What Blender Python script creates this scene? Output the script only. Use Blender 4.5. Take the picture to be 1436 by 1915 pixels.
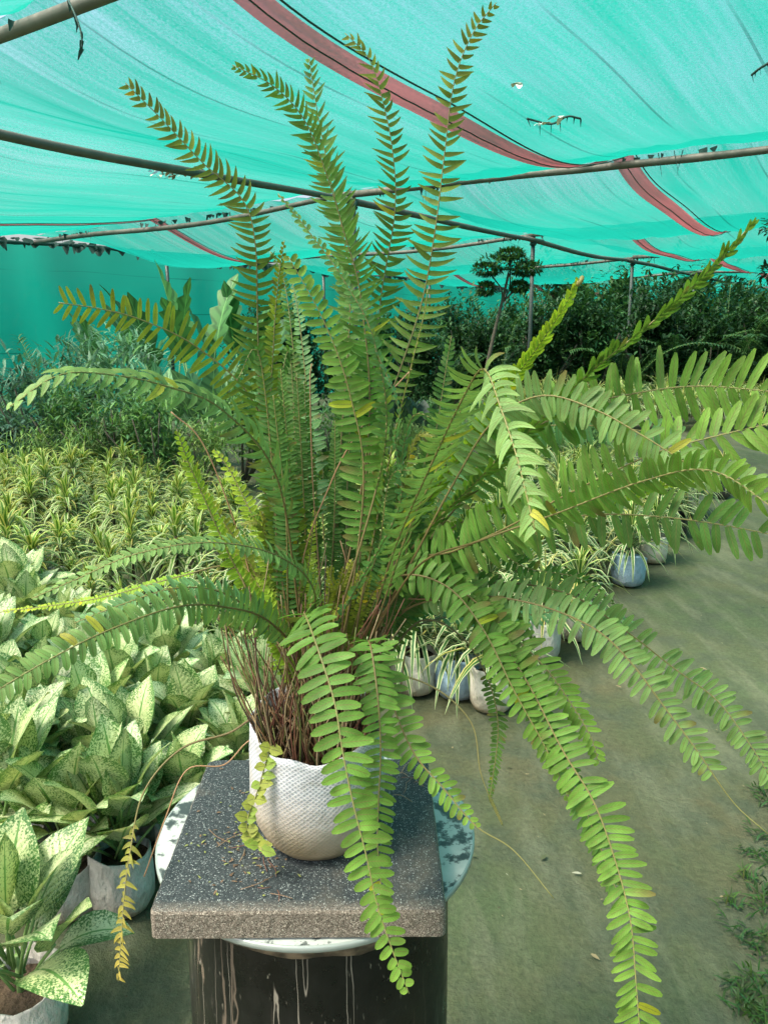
import bpy, math, random
from mathutils import Vector as V, noise
R = math.radians
random.seed(7)
scn = bpy.context.scene
C = scn.collection
for o in list(bpy.data.objects): bpy.data.objects.remove(o)

# ------------------------------------------------------------ camera, sky, sun, exposure
H = 1.30; PITCH = R(13); F = 1440.0
cam_d = bpy.data.cameras.new('camera'); cam = bpy.data.objects.new('camera', cam_d); C.objects.link(cam)
cam.location = (0, 0, H); cam.rotation_euler = (R(90)-PITCH, 0, 0)
cam_d.sensor_fit = 'VERTICAL'; cam_d.sensor_height = 36; cam_d.lens = 36*F/1915
cam_d.clip_start = 0.02; cam_d.clip_end = 500
scn.camera = cam
SUN_EL, SUN_AZ = R(58), R(-118)          # azimuth: clockwise from +Y
world = bpy.data.worlds.new("World"); scn.world = world; world.use_nodes = True
wn = world.node_tree; bg = wn.nodes['Background']; sky = wn.nodes.new('ShaderNodeTexSky')
sky.sky_type = 'NISHITA'; sky.sun_disc = False; sky.sun_elevation = SUN_EL; sky.sun_rotation = SUN_AZ
sky.air_density = 1.0; sky.dust_density = 8.0; sky.ozone_density = 0.3
wn.links.new(sky.outputs[0], bg.inputs[0]); bg.inputs[1].default_value = 0.15
sd = bpy.data.lights.new('sun', 'SUN'); sd.energy = 4.0; sd.angle = R(16); sd.color = (1, .90, .74)
sun = bpy.data.objects.new('sun', sd); C.objects.link(sun)
sdir = V((math.sin(SUN_AZ)*math.cos(SUN_EL), math.cos(SUN_AZ)*math.cos(SUN_EL), math.sin(SUN_EL)))
sun.rotation_euler = sdir.to_track_quat('Z', 'Y').to_euler(); sun.location = (0, 0, 20)
scn.view_settings.view_transform = 'Standard'; scn.view_settings.look = 'None'
scn.view_settings.exposure = 1.6; scn.view_settings.gamma = 1
scn.cycles.max_bounces = 10; scn.cycles.transparent_max_bounces = 16
scn.cycles.transmission_bounces = 6; scn.cycles.diffuse_bounces = 4; scn.cycles.glossy_bounces = 3

# ------------------------------------------------------------ frames of reference
sp, cp = math.sin(PITCH), math.cos(PITCH)
def at(px, py, z):                       # photo position + distance along the lens axis -> place in the world
    dx, dy = (px-718)/F, (957.5-py)/F
    return V((dx*z, z*(cp+dy*sp), H+z*(dy*cp-sp)))
def on_height(px, py, h):
    dx, dy = (px-718)/F, (957.5-py)/F
    z = (h-H)/(dy*cp-sp); return V((dx*z, z*(cp+dy*sp), h))
def proj(p):
    y, u = p[1], p[2]-H
    z = y*cp-u*sp
    if z < .05: return (-9999, -9999)
    return 718+F*p[0]/z, 957.5-F*(u*cp+y*sp)/z
def G(a, b, z=0): return V((.6*a+.8*b, .8*a-.6*b, z))   # shade house grid: a along the beds, b across

# ------------------------------------------------------------ mesh helper
class MB:
    def __init__(s): s.v=[]; s.f=[]; s.m=[]; s.uv=[]; s.c=[]; s.sm=[]
    def vert(s, p, uv=(0,0), c=(1,1,1)):
        s.v.append((p[0],p[1],p[2])); s.uv.append(uv); s.c.append(c); return len(s.v)-1
    def face(s, ids, m=0): s.f.append(tuple(ids)); s.m.append(m)
    def mesh(s, name, mats, smooth=True):
        me = bpy.data.meshes.new(name); me.from_pydata(s.v, [], s.f)
        for mt in mats: me.materials.append(mt)
        me.polygons.foreach_set('material_index', s.m)
        me.polygons.foreach_set('use_smooth', [smooth]*len(s.f))
        uvl = me.uv_layers.new(name='UVMap')
        li = [0]*len(me.loops); me.loops.foreach_get('vertex_index', li)
        flat = []
        for i in li: flat += s.uv[i]
        uvl.data.foreach_set('uv', flat)
        ca = me.color_attributes.new('Col', 'FLOAT_COLOR', 'POINT')
        flat = []
        for c in s.c: flat += (c[0], c[1], c[2], 1)
        ca.data.foreach_set('color', flat)
        me.update(); return me
    def build(s, name, mats, parent=None, smooth=True, **t):
        if not isinstance(mats, (list, tuple)): mats = [mats]
        o = bpy.data.objects.new(name, s.mesh(name, mats, smooth)); C.objects.link(o)
        if parent: o.parent = parent
        tag(o, **t); return o
def tag(o, label=None, cat=None, group=None, kind=None):
    if label: o['label'] = label
    if cat: o['category'] = cat
    if group: o['group'] = group
    if kind: o['kind'] = kind
    return o
def empty(name, loc=(0,0,0), rz=0, **t):
    o = bpy.data.objects.new(name, None); C.objects.link(o); o.location = loc; o.rotation_euler = (0,0,rz)
    o.empty_display_size = .05
    return tag(o, **t)
def copy_tree(o, parent=None):
    c = o.copy(); C.objects.link(c)
    if parent: c.parent = parent
    for ch in list(o.children): copy_tree(ch, c)
    return c
def rnd(a, b): return random.uniform(a, b)
def perp(T):
    a = V((0,0,1)) if abs(T.z) < .9 else V((1,0,0))
    return T.cross(a).normalized()
def tube(mb, pts, r, n=6, c=(1,1,1), mi=0, cap=True):
    """r: number or function of 0..1; c: colour or function"""
    rings = []; N = None
    L = len(pts)
    for i, p in enumerate(pts):
        T = (pts[min(i+1,L-1)]-pts[max(i-1,0)]).normalized()
        N = perp(T) if N is None else (N-T*N.dot(T)).normalized()
        B = T.cross(N); s = i/(L-1)
        rr = r(s) if callable(r) else r; cc = c(s) if callable(c) else c
        rings.append([mb.vert(p+(N*math.cos(2*math.pi*k/n)+B*math.sin(2*math.pi*k/n))*rr, (k/n, s), cc) for k in range(n)])
    for a, b in zip(rings, rings[1:]):
        for k in range(n): mb.face((a[k], a[(k+1)%n], b[(k+1)%n], b[k]), mi)
    if cap:
        mb.face(rings[0][::-1], mi); mb.face(rings[-1], mi)
def leaf(mb, P, T, N, L, W, prof, g=V((0,0,-1)), droop=.5, fold=.15, c=(1,1,1), mi=0, wave=0, c2=None):
    n = len(prof)-1; P = P.copy(); T = T.normalized(); rows = []
    ph = rnd(0, 6)
    for i, w in enumerate(prof):
        N = (N-T*N.dot(T)).normalized(); S = T.cross(N)
        hw = W*w/2; s = i/n
        up = N*(fold*hw); wv = N*(wave*W*math.sin(ph+s*7))
        cc = c if c2 is None else tuple(c[k]*(1-s)+c2[k]*s for k in range(3))
        rows.append((mb.vert(P-S*hw+up+wv, (0, s), cc), mb.vert(P, (.5, s), cc), mb.vert(P+S*hw+up-wv, (1, s), cc)))
        P = P+T*(L/n); T = (T+g*(droop/n)).normalized()
    for a, b in zip(rows, rows[1:]):
        mb.face((a[0], a[1], b[1], b[0]), mi); mb.face((a[1], a[2], b[2], b[1]), mi)
def catmull(P, n):
    """resample control points smoothly"""
    Q = [P[0]*2-P[1]]+P+[P[-1]*2-P[-2]]; out = []
    for i in range(1, len(Q)-2):
        a, b, c, d = Q[i-1:i+3]
        for k in range(n):
            t = k/n
            out.append(.5*((2*b)+(c-a)*t+(2*a-5*b+4*c-d)*t*t+(3*b-3*c+d-a)*t*t*t))
    out.append(P[-1]); return out

def ball_dir(rr, el0, el1):
    az = rr.uniform(0, 6.283); el = R(rr.uniform(el0, el1))
    return V((math.cos(az)*math.cos(el), math.sin(az)*math.cos(el), math.sin(el)))

# ------------------------------------------------------------ materials
def mat(name):
    m = bpy.data.materials.new(name); m.use_nodes = True; nt = m.node_tree
    for n in list(nt.nodes): nt.nodes.remove(n)
    out = nt.nodes.new('ShaderNodeOutputMaterial'); return m, nt, out
def nd(nt, t, **k):
    n = nt.nodes.new('ShaderNode'+t)
    for a, b in k.items():
        if a.startswith('i_'): n.inputs[a[2:].replace('_', ' ')].default_value = b
        else: setattr(n, a, b)
    return n
def ln(nt, a, b): nt.links.new(a, b)
def ramp(nt, fac, stops):
    r = nt.nodes.new('ShaderNodeValToRGB'); e = r.color_ramp.elements
    while len(e) < len(stops): e.new(.5)
    for x, (p, c) in zip(e, stops): x.position = p; x.color = (*c, 1) if len(c) == 3 else c
    ln(nt, fac, r.inputs[0]); return r.outputs[0]
def math_(nt, op, a, b=None, c=None):
    n = nt.nodes.new('ShaderNodeMath'); n.operation = op
    for i, x in enumerate((a, b, c)):
        if x is None: continue
        if isinstance(x, (int, float)): n.inputs[i].default_value = x
        else: ln(nt, x, n.inputs[i])
    return n.outputs[0]
def mixc(nt, f, a, b, bt='MIX'):
    n = nt.nodes.new('ShaderNodeMix'); n.data_type = 'RGBA'; n.blend_type = bt
    for i, x in ((0, f), (6, a), (7, b)):
        if isinstance(x, (int, float)): n.inputs[i].default_value = x
        elif isinstance(x, tuple): n.inputs[i].default_value = (*x, 1) if len(x) == 3 else x
        else: ln(nt, x, n.inputs[i])
    return n.outputs[2]
def noise_(nt, scale, detail=3, vec=None, rough=.5, out=0):
    n = nd(nt, 'TexNoise'); n.inputs['Scale'].default_value = scale; n.inputs['Detail'].default_value = detail
    n.inputs['Roughness'].default_value = rough
    if vec is not None: ln(nt, vec, n.inputs['Vector'])
    return n.outputs[out]
def objco(nt): return nd(nt, 'TexCoord').outputs['Object']
def mapping(nt, vec, sc=(1,1,1), rot=(0,0,0), loc=(0,0,0)):
    n = nd(nt, 'Mapping'); n.inputs['Scale'].default_value = sc; n.inputs['Rotation'].default_value = rot
    n.inputs['Location'].default_value = loc; ln(nt, vec, n.inputs['Vector']); return n.outputs[0]
def bump(nt, h, st=.3, d=.01):
    n = nd(nt, 'Bump'); n.inputs['Strength'].default_value = st; n.inputs['Distance'].default_value = d
    ln(nt, h, n.inputs['Height']); return n.outputs[0]
def pbr(name, color, rough=.6, f=None, spec=.5, metal=0):
    """f(nt) may return (colour socket, bump height or None, rough socket or None)"""
    m, nt, out = mat(name); p = nd(nt, 'BsdfPrincipled')
    p.inputs['Base Color'].default_value = (*color, 1); p.inputs['Roughness'].default_value = rough
    p.inputs['Specular IOR Level'].default_value = spec; p.inputs['Metallic'].default_value = metal
    if f:
        c, h, r = f(nt)
        if c is not None: ln(nt, c, p.inputs['Base Color'])
        if h is not None: ln(nt, bump(nt, h[0], h[1], h[2]), p.inputs['Normal'])
        if r is not None: ln(nt, r, p.inputs['Roughness'])
    ln(nt, p.outputs[0], out.inputs[0]); return m
def foliage(name, colf, rough=.5, trans=.3, tint=(1.05,1.1,.6), spec=.3):
    m, nt, out = mat(name); c, h = colf(nt)
    p = nd(nt, 'BsdfPrincipled'); p.inputs['Roughness'].default_value = rough; p.inputs['Specular IOR Level'].default_value = spec
    ln(nt, c, p.inputs['Base Color'])
    if h is not None: ln(nt, bump(nt, h, .35, .002), p.inputs['Normal'])
    t = nd(nt, 'BsdfTranslucent'); ln(nt, mixc(nt, 1.0, c, tint, 'MULTIPLY'), t.inputs[0])
    mx = nd(nt, 'MixShader'); mx.inputs[0].default_value = trans
    ln(nt, p.outputs[0], mx.inputs[1]); ln(nt, t.outputs[0], mx.inputs[2]); ln(nt, mx.outputs[0], out.inputs[0]); return m
def vcol(nt): return nd(nt, 'VertexColor', layer_name='Col').outputs[0]
def uvs(nt):
    s = nd(nt, 'SeparateXYZ'); ln(nt, nd(nt, 'UVMap').outputs[0], s.inputs[0]); return s.outputs[0], s.outputs[1]
def edge_dist(nt):                       # 0 on the midrib, 1 on the leaf margin
    u, v = uvs(nt); return math_(nt, 'ABSOLUTE', math_(nt, 'MULTIPLY_ADD', u, 2, -1)), v

def f_fern(nt):
    e, v = edge_dist(nt)
    c = mixc(nt, math_(nt, 'LESS_THAN', e, .07), vcol(nt), (.16,.17,.05))
    wv = nd(nt, 'TexWave', i_Scale=2.2, i_Distortion=1.0); wv.bands_direction = 'Y'; cv_ = nd(nt, 'CombineXYZ'); ln(nt, math_(nt, 'SUBTRACT', v, math_(nt, 'MULTIPLY', e, .22)), cv_.inputs[1]); ln(nt, cv_.outputs[0], wv.inputs[0])
    c = mixc(nt, 1, c, ramp(nt, wv.outputs[1], [(0,(.90,.91,.90)),(.6,(1.04,1.04,1.04))]), 'MULTIPLY')
    n = noise_(nt, 55, 3, objco(nt))
    c = mixc(nt, 1, c, ramp(nt, n, [(.3,(.72,.72,.72)),(.7,(1.25,1.25,1.25))]), 'MULTIPLY')
    sp_ = noise_(nt, 260, 2, objco(nt))
    c = mixc(nt, ramp(nt, sp_, [(.70,(0,0,0)),(.76,(.5,.5,.5))]), c, (.22,.17,.05))
    return c, math_(nt, 'ADD', n, math_(nt, 'MULTIPLY', wv.outputs[1], .12))
M_fern = foliage('fern_leaflet', f_fern, .52, .33)
M_stalk = pbr('fern_stalk', (.1,.06,.03), .55, lambda nt: (vcol(nt), None, None))
def f_aglao(nt):
    e, v = edge_dist(nt); oc = objco(nt)
    n1 = noise_(nt, 230, 3, oc, .7); n2 = noise_(nt, 14, 2, oc)
    d = math_(nt, 'ADD', math_(nt, 'MULTIPLY', e, .55), math_(nt, 'MULTIPLY', v, .12))
    k = math_(nt, 'SUBTRACT', math_(nt, 'ADD', math_(nt, 'MULTIPLY', n1, 3.2), math_(nt, 'MULTIPLY', n2, 1.1)), d)
    k = math_(nt, 'MULTIPLY', math_(nt, 'SUBTRACT', k, 1.55), 2.6)
    cream = mixc(nt, noise_(nt, 9, 1, oc), (.64,.67,.48), (.44,.56,.30))
    green = mixc(nt, nd(nt, 'ObjectInfo').outputs['Random'], (.055,.165,.045), (.09,.21,.05))
    c = mixc(nt, ramp(nt, k, [(.0,(0,0,0)),(1.0,(1,1,1))]), green, cream)
    c = mixc(nt, math_(nt, 'LESS_THAN', e, .05), c, (.14,.30,.10))
    c = mixc(nt, 1, c, vcol(nt), 'MULTIPLY')
    rib = nd(nt, 'TexWave', i_Scale=1.0); rib.bands_direction = 'Y'
    s = nd(nt, 'CombineXYZ'); ln(nt, math_(nt, 'SUBTRACT', math_(nt, 'MULTIPLY', v, 3.0), e), s.inputs[1]); ln(nt, s.outputs[0], rib.inputs[0])
    return c, rib.outputs[1]
M_aglao = foliage('speckled_leaf', f_aglao, .38, .22, (1.1,1.1,.6), .45)
M_agstem = pbr('plant_stem', (.15,.26,.08), .5)
def f_drac(g1, g2, m1, m2, lo, hi):
    def f(nt):
        e, v = edge_dist(nt); r = nd(nt, 'ObjectInfo').outputs['Random']; oc = objco(nt)
        mc = mixc(nt, r, m1, m2); gc = mixc(nt, r, g1, g2)
        k = math_(nt, 'ADD', e, math_(nt, 'MULTIPLY_ADD', noise_(nt, 40, 2, oc), .3, -.15))
        c = mixc(nt, ramp(nt, k, [(lo,(0,0,0)),(hi,(1,1,1))]), gc, mc)
        return mixc(nt, 1, c, vcol(nt), 'MULTIPLY'), None
    return f
M_drac = foliage('striped_leaf', f_drac((.05,.15,.03), (.09,.20,.03), (.40,.45,.19), (.35,.42,.23), .34, .52), .5, .3)
M_ribbon = foliage('ribbon_leaf', f_drac((.03,.11,.03), (.05,.16,.03), (.44,.49,.26), (.48,.52,.33), .42, .6), .45, .3)
def f_veined(nt, base):
    e, v = edge_dist(nt); wv = nd(nt, 'TexWave', i_Scale=1.6); wv.bands_direction = 'Y'; cv_ = nd(nt, 'CombineXYZ')
    ln(nt, math_(nt, 'SUBTRACT', v, math_(nt, 'MULTIPLY', e, .18)), cv_.inputs[1]); ln(nt, cv_.outputs[0], wv.inputs[0])
    c = mixc(nt, 1, base, ramp(nt, wv.outputs[1], [(0,(.62,.66,.66)),(.5,(1.15,1.15,1.1))]), 'MULTIPLY')
    return mixc(nt, math_(nt, 'LESS_THAN', e, .06), c, mixc(nt, 1, base, (2.2,1.9,1.8), 'MULTIPLY'))
M_plain = foliage('plain_leaf', lambda nt: (mixc(nt, 1, f_veined(nt, vcol(nt)), ramp(nt, nd(nt,'ObjectInfo').outputs['Random'], [(0,(.75,.8,.8)),(1,(1.25,1.2,1.1))]), 'MULTIPLY'), None), .5, .28)
M_bark = pbr('bark', (.14,.11,.08), .85, lambda nt: (mixc(nt, noise_(nt, 30, 4, objco(nt)), (.04,.032,.025), (.13,.11,.085)), (noise_(nt, 60, 4, objco(nt)), .6, .01), None))
M_soil = pbr('soil', (.05,.035,.02), .95, lambda nt: (mixc(nt, noise_(nt, 70, 4, objco(nt)), (.02,.014,.009), (.11,.075,.045)), (noise_(nt, 90, 3, objco(nt)), 1, .01), None))

def f_ground(nt):
    oc = objco(nt)
    big = noise_(nt, .9, 5, oc, .6); mid = noise_(nt, 5, 5, oc, .6); fine = noise_(nt, 70, 4, oc, .7)
    st = noise_(nt, 3.0, 4, mapping(nt, oc, (3.2,.7,1), (0,0,R(-37))), .6)
    c = mixc(nt, ramp(nt, big, [(.40,(0,0,0)),(.60,(1,1,1))]), (.080,.079,.043), (.058,.082,.040))
    c = mixc(nt, ramp(nt, mid, [(.45,(0,0,0)),(.60,(.8,.8,.8))]), c, (.052,.066,.042))
    c = mixc(nt, ramp(nt, st, [(.48,(0,0,0)),(.66,(.6,.6,.6))]), c, (.115,.125,.082))
    c = mixc(nt, 1, c, ramp(nt, fine, [(.25,(.7,.7,.7)),(.75,(1.25,1.25,1.25))]), 'MULTIPLY')
    peb = nd(nt, 'TexVoronoi', i_Scale=42.0); ln(nt, oc, peb.inputs['Vector'])
    k = math_(nt, 'MULTIPLY', math_(nt, 'LESS_THAN', peb.outputs['Distance'], .12), math_(nt, 'GREATER_THAN', noise_(nt, 17, 2, oc), .62))
    c = mixc(nt, k, c, (.055,.05,.03))
    return c, (math_(nt, 'ADD', fine, math_(nt, 'MULTIPLY', mid, 3)), .55, .012), ramp(nt, big, [(.3,(.62,.62,.62)),(.7,(.9,.9,.9))])
M_ground = pbr('earth', (.1,.1,.06), .85, f_ground, .25)

def net_mat(name, base, trans_lo, trans_hi, streak=1.0):
    m, nt, out = mat(name)
    uv = nd(nt, 'UVMap').outputs[0]        # metres: x along a, y along b
    st1 = noise_(nt, 1.0, 5, mapping(nt, uv, (.22, 5.5, 1)), .65)
    st2 = noise_(nt, 1.0, 3, mapping(nt, uv, (.9, 26, 1), (0,0,R(1.5))), .6)
    blotch = noise_(nt, .55, 3, uv, .5)
    weave = noise_(nt, 60, 3, uv, .8)
    k = math_(nt, 'ADD', math_(nt, 'MULTIPLY', st1, 1.0*streak), math_(nt, 'MULTIPLY', st2, .7))
    k = math_(nt, 'ADD', k, math_(nt, 'MULTIPLY', blotch, .9)); k = math_(nt, 'ADD', k, math_(nt, 'MULTIPLY', weave, 1.3))
    openf = nd(nt, 'MapRange'); openf.inputs['From Min'].default_value = 1.62*(1+streak)/2-.02; openf.inputs['From Max'].default_value = 2.30*(1+streak)/2+.02
    openf.inputs['To Min'].default_value = trans_lo; openf.inputs['To Max'].default_value = trans_hi; ln(nt, k, openf.inputs['Value'])
    # threads close up when looked at along the cloth
    lw = nd(nt, 'LayerWeight'); lw.inputs[0].default_value = .5
    gr = math_(nt, 'POWER', math_(nt, 'SUBTRACT', 1.0, lw.outputs['Facing']), .9)
    fac = math_(nt, 'MULTIPLY', openf.outputs[0], gr)
    seam = nd(nt, 'TexWave', i_Scale=.5, i_Distortion=0.0); seam.bands_direction = 'Y'; seam.wave_profile = 'SIN'
    ln(nt, uv, seam.inputs[0])
    ln_ = math_(nt, 'MULTIPLY', math_(nt, 'GREATER_THAN', seam.outputs[1], .9985), ramp(nt, noise_(nt, .8, 2, uv), [(.4,(0,0,0)),(.6,(.6,.6,.6))]))
    fac = math_(nt, 'MULTIPLY', fac, math_(nt, 'MULTIPLY_ADD', ln_, -.6, 1))
    tr = nd(nt, 'BsdfTransparent'); tr.inputs[0].default_value = (.97,1,1,1)
    tl = nd(nt, 'BsdfTranslucent'); df = nd(nt, 'BsdfDiffuse')
    col = mixc(nt, ln_, base, tuple(x*.25 for x in base))
    ln(nt, col, tl.inputs[0]); ln(nt, col, df.inputs[0])
    m1 = nd(nt, 'MixShader'); m1.inputs[0].default_value = .25; ln(nt, tl.outputs[0], m1.inputs[1]); ln(nt, df.outputs[0], m1.inputs[2])
    m2 = nd(nt, 'MixShader'); ln(nt, fac, m2.inputs[0]); ln(nt, m1.outputs[0], m2.inputs[1]); ln(nt, tr.outputs[0], m2.inputs[2])
    ln(nt, m2.outputs[0], out.inputs[0]); return m
M_net = net_mat('green_shade_net', (.004,.155,.125), .04, .95)
M_wallnet = net_mat('green_wall_net', (.005,.20,.155), .0, .04, .5)
M_red = net_mat('red_seam_net', (.21,.055,.065), .04, .26, .3)
M_rag = pbr('dark_rag', (.02,.06,.055), .9)
M_bamboo = pbr('bamboo', (.3,.26,.2), .6, lambda nt: (mixc(nt, noise_(nt, 6, 5, objco(nt), .7), (.035,.034,.030), (.15,.14,.12)), None, None))
M_steel = pbr('dark_pipe', (.045,.06,.06), .6)

def f_bag(base, dirt):
    def f(nt):
        oc = objco(nt); u, v = uvs(nt)
        n = noise_(nt, 22, 4, oc); g = math_(nt, 'ADD', v, math_(nt, 'MULTIPLY_ADD', n, .6, -.3))
        c = mixc(nt, ramp(nt, g, [(.05,(1,1,1)),(.6,(0,0,0))]), base, dirt)
        c = mixc(nt, 1, c, ramp(nt, noise_(nt, 60, 3, oc), [(.3,(.85,.85,.85)),(.7,(1.1,1.1,1.1))]), 'MULTIPLY')
        return c, (noise_(nt, 28, 4, mapping(nt, oc, (1,1,.6)), .6), .9, .02), None
    return f
M_bag_white = pbr('white_bag', (.6,.58,.52), .7, f_bag((.62,.60,.54), (.36,.30,.20)))
M_bag_grey = pbr('grey_bag', (.4,.4,.38), .7, f_bag((.46,.47,.45), (.28,.25,.18)))
M_bag_blue = pbr('blue_bag', (.2,.38,.6), .6, f_bag((.27,.42,.58), (.28,.33,.36)))
M_bag_black = pbr('black_bag', (.02,.02,.025), .5, f_bag((.022,.024,.028), (.05,.045,.035)))
def f_woven(nt):
    u, v = uvs(nt); oc = objco(nt)
    k1 = math_(nt, 'ABSOLUTE', math_(nt, 'SINE', math_(nt, 'MULTIPLY', math_(nt, 'ADD', math_(nt, 'MULTIPLY', u, 3.0), v), math.pi*26)))
    k2 = math_(nt, 'ABSOLUTE', math_(nt, 'SINE', math_(nt, 'MULTIPLY', math_(nt, 'SUBTRACT', math_(nt, 'MULTIPLY', u, 3.0), v), math.pi*26)))
    k = math_(nt, 'MULTIPLY', k1, k2)
    top = ramp(nt, math_(nt, 'ADD', v, math_(nt, 'MULTIPLY_ADD', noise_(nt, 12, 3, oc), .3, -.15)), [(.35,(.10,.10,.10)),(.62,(.85,.85,.85))])
    hole = math_(nt, 'MULTIPLY', ramp(nt, k, [(.42,(0,0,0)),(.58,(1,1,1))]), top)
    n = noise_(nt, 14, 4, oc)
    c = mixc(nt, ramp(nt, math_(nt, 'ADD', v, math_(nt, 'MULTIPLY_ADD', n, .5, -.25)), [(.10,(1,1,1)),(.36,(.65,.65,.65)),(.70,(0,0,0))]), (.52,.53,.57), (.30,.23,.13))
    c = mixc(nt, hole, c, (.27,.30,.35))
    c = mixc(nt, ramp(nt, noise_(nt, 30, 4, oc, .7), [(.54,(0,0,0)),(.74,(.55,.55,.55))]), c, (.30,.24,.15))
    return c, (math_(nt, 'ADD', math_(nt, 'MULTIPLY', k, -.05), noise_(nt, 18, 4, oc, .6)), .6, .010), None
M_woven = pbr('woven_bag', (.7,.7,.7), .65, f_woven)

def f_slab(nt):
    oc = objco(nt); geo = nd(nt, 'NewGeometry'); sx = nd(nt, 'SeparateXYZ'); ln(nt, geo.outputs['Normal'], sx.inputs[0])
    so = nd(nt, 'SeparateXYZ'); ln(nt, oc, so.inputs[0])
    vor = nd(nt, 'TexVoronoi', i_Scale=1000.0); ln(nt, oc, vor.inputs['Vector'])
    rc = nd(nt, 'SeparateXYZ'); ln(nt, vor.outputs['Color'], rc.inputs[0])
    top = ramp(nt, rc.outputs[0], [(0,(.010,.015,.019)),(.6,(.026,.036,.042)),(.90,(.05,.062,.066)),(1.0,(.34,.38,.38))])
    n = noise_(nt, 11, 5, oc, .65)
    top = mixc(nt, ramp(nt, n, [(.56,(0,0,0)),(.78,(.55,.55,.55))]), top, (.16,.135,.10))
    worn = ramp(nt, math_(nt, 'ADD', math_(nt, 'MULTIPLY', so.outputs[1], 1.0), math_(nt, 'MULTIPLY_ADD', noise_(nt, 40, 3, oc), .03, -.015)), [(0,(1,1,1)),(.02,(0,0,0))])
    side = ramp(nt, rc.outputs[1], [(0,(.05,.038,.028)),(.35,(.14,.118,.096)),(.8,(.21,.18,.15)),(.99,(.42,.38,.32))])
    m = nd(nt, 'MapRange'); m.inputs['From Min'].default_value = -.146; m.inputs['From Max'].default_value = -.126
    m.inputs['To Min'].default_value = .8; m.inputs['To Max'].default_value = 0
    ln(nt, math_(nt, 'ADD', so.outputs[1], math_(nt, 'MULTIPLY_ADD', noise_(nt, 60, 3, oc), .012, -.006)), m.inputs['Value'])
    top = mixc(nt, m.outputs[0], top, side)
    isup = math_(nt, 'GREATER_THAN', sx.outputs[2], .75)
    c = mixc(nt, isup, side, top)
    return c, (math_(nt, 'ADD', rc.outputs[0], noise_(nt, 120, 3, oc)), .7, .003), None
M_slab = pbr('concrete_slab', (.1,.1,.1), .8, f_slab)
def f_glass(nt):
    oc = objco(nt)
    n = noise_(nt, 48, 4, oc, .6); b = noise_(nt, 9, 2, oc)
    k = math_(nt, 'ADD', n, math_(nt, 'MULTIPLY_ADD', b, .3, -.15))
    c = ramp(nt, k, [(.42,(.04,.05,.05)),(.475,(.13,.15,.145)),(.51,(.36,.40,.385)),(.8,(.44,.47,.455))])
    return c, None, None
M_glass = pbr('backed_glass', (.6,.7,.7), .35, f_glass, .4)
M_rim = pbr('glass_rim', (.26,.30,.29), .15, None, .9)
def f_marble(nt):
    oc = objco(nt); uv = nd(nt, 'UVMap').outputs[0]
    n = noise_(nt, 1.0, 6, mapping(nt, uv, (14, 9, 1), (0,0,R(20))), .7)
    c = ramp(nt, n, [(.35,(.003,.0035,.0035)),(.60,(.010,.0105,.010)),(.75,(.05,.046,.038))])
    wob = noise_(nt, 14, 3, oc, out=1)
    for sx, lo, loc, col in ((60, .0040, 0, (.22,.20,.17)), (44, .0055, 4.3, (.12,.095,.075))):
        q = mixc(nt, .30, mapping(nt, uv, (sx, 2.4, 1), loc=(loc, loc, 0)), wob)
        band = math_(nt, 'ABSOLUTE', math_(nt, 'SUBTRACT', noise_(nt, 1.0, 2, q, .5), .5))
        m = mixc(nt, 1, ramp(nt, band, [(0,(1,1,1)),(lo,(.8,.8,.8)),(lo*2.2,(0,0,0))]), ramp(nt, noise_(nt, 1.0, 3, mapping(nt, uv, (9, 2.5, 1), loc=(loc*2, 1, 0))), [(.50,(0,0,0)),(.58,(1,1,1))]), 'MULTIPLY')
        c = mixc(nt, m, c, col)
    st = noise_(nt, 1.0, 2, mapping(nt, uv, (220, 60, 1), (0,0,R(35))), .5)
    c = mixc(nt, mixc(nt, 1, ramp(nt, st, [(.66,(0,0,0)),(.72,(.9,.9,.9))]), ramp(nt, noise_(nt, 9, 3, oc), [(.48,(0,0,0)),(.62,(1,1,1))]), 'MULTIPLY'), c, (.17,.16,.13))
    return c, (n, .25, .004), ramp(nt, n, [(.35,(.2,.2,.2)),(.7,(.5,.5,.5))])
M_marble = pbr('black_marble', (.02,.02,.02), .2, f_marble, .25)

M_collar = pbr('stained_collar', (.10,.07,.05), .5, lambda nt: (mixc(nt, ramp(nt, noise_(nt, 40, 4, objco(nt)), [(.4,(0,0,0)),(.6,(1,1,1))]), (.035,.025,.02), (.19,.14,.10)), None, None))
# ------------------------------------------------------------ ground
mb = MB(); n = 60
def gx(i): t = i/n*2-1; return 140*t*abs(t)**1.6
for j in range(n+1):
    for i in range(n+1):
        x, y = gx(i), gx(j)+3
        z = .012*noise.noise(V((x*1.7, y*1.7, 0)))+.05*max(0, min(1,(abs(x)+abs(y)-14)/20))*noise.noise(V((x*.2,y*.2,3)))
        mb.vert((x, y, z-.006))
for j in range(n):
    for i in range(n): a = j*(n+1)+i; mb.face((a, a+1, a+n+2, a+n+1))
mb.build('ground', M_ground, kind='structure')

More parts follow.
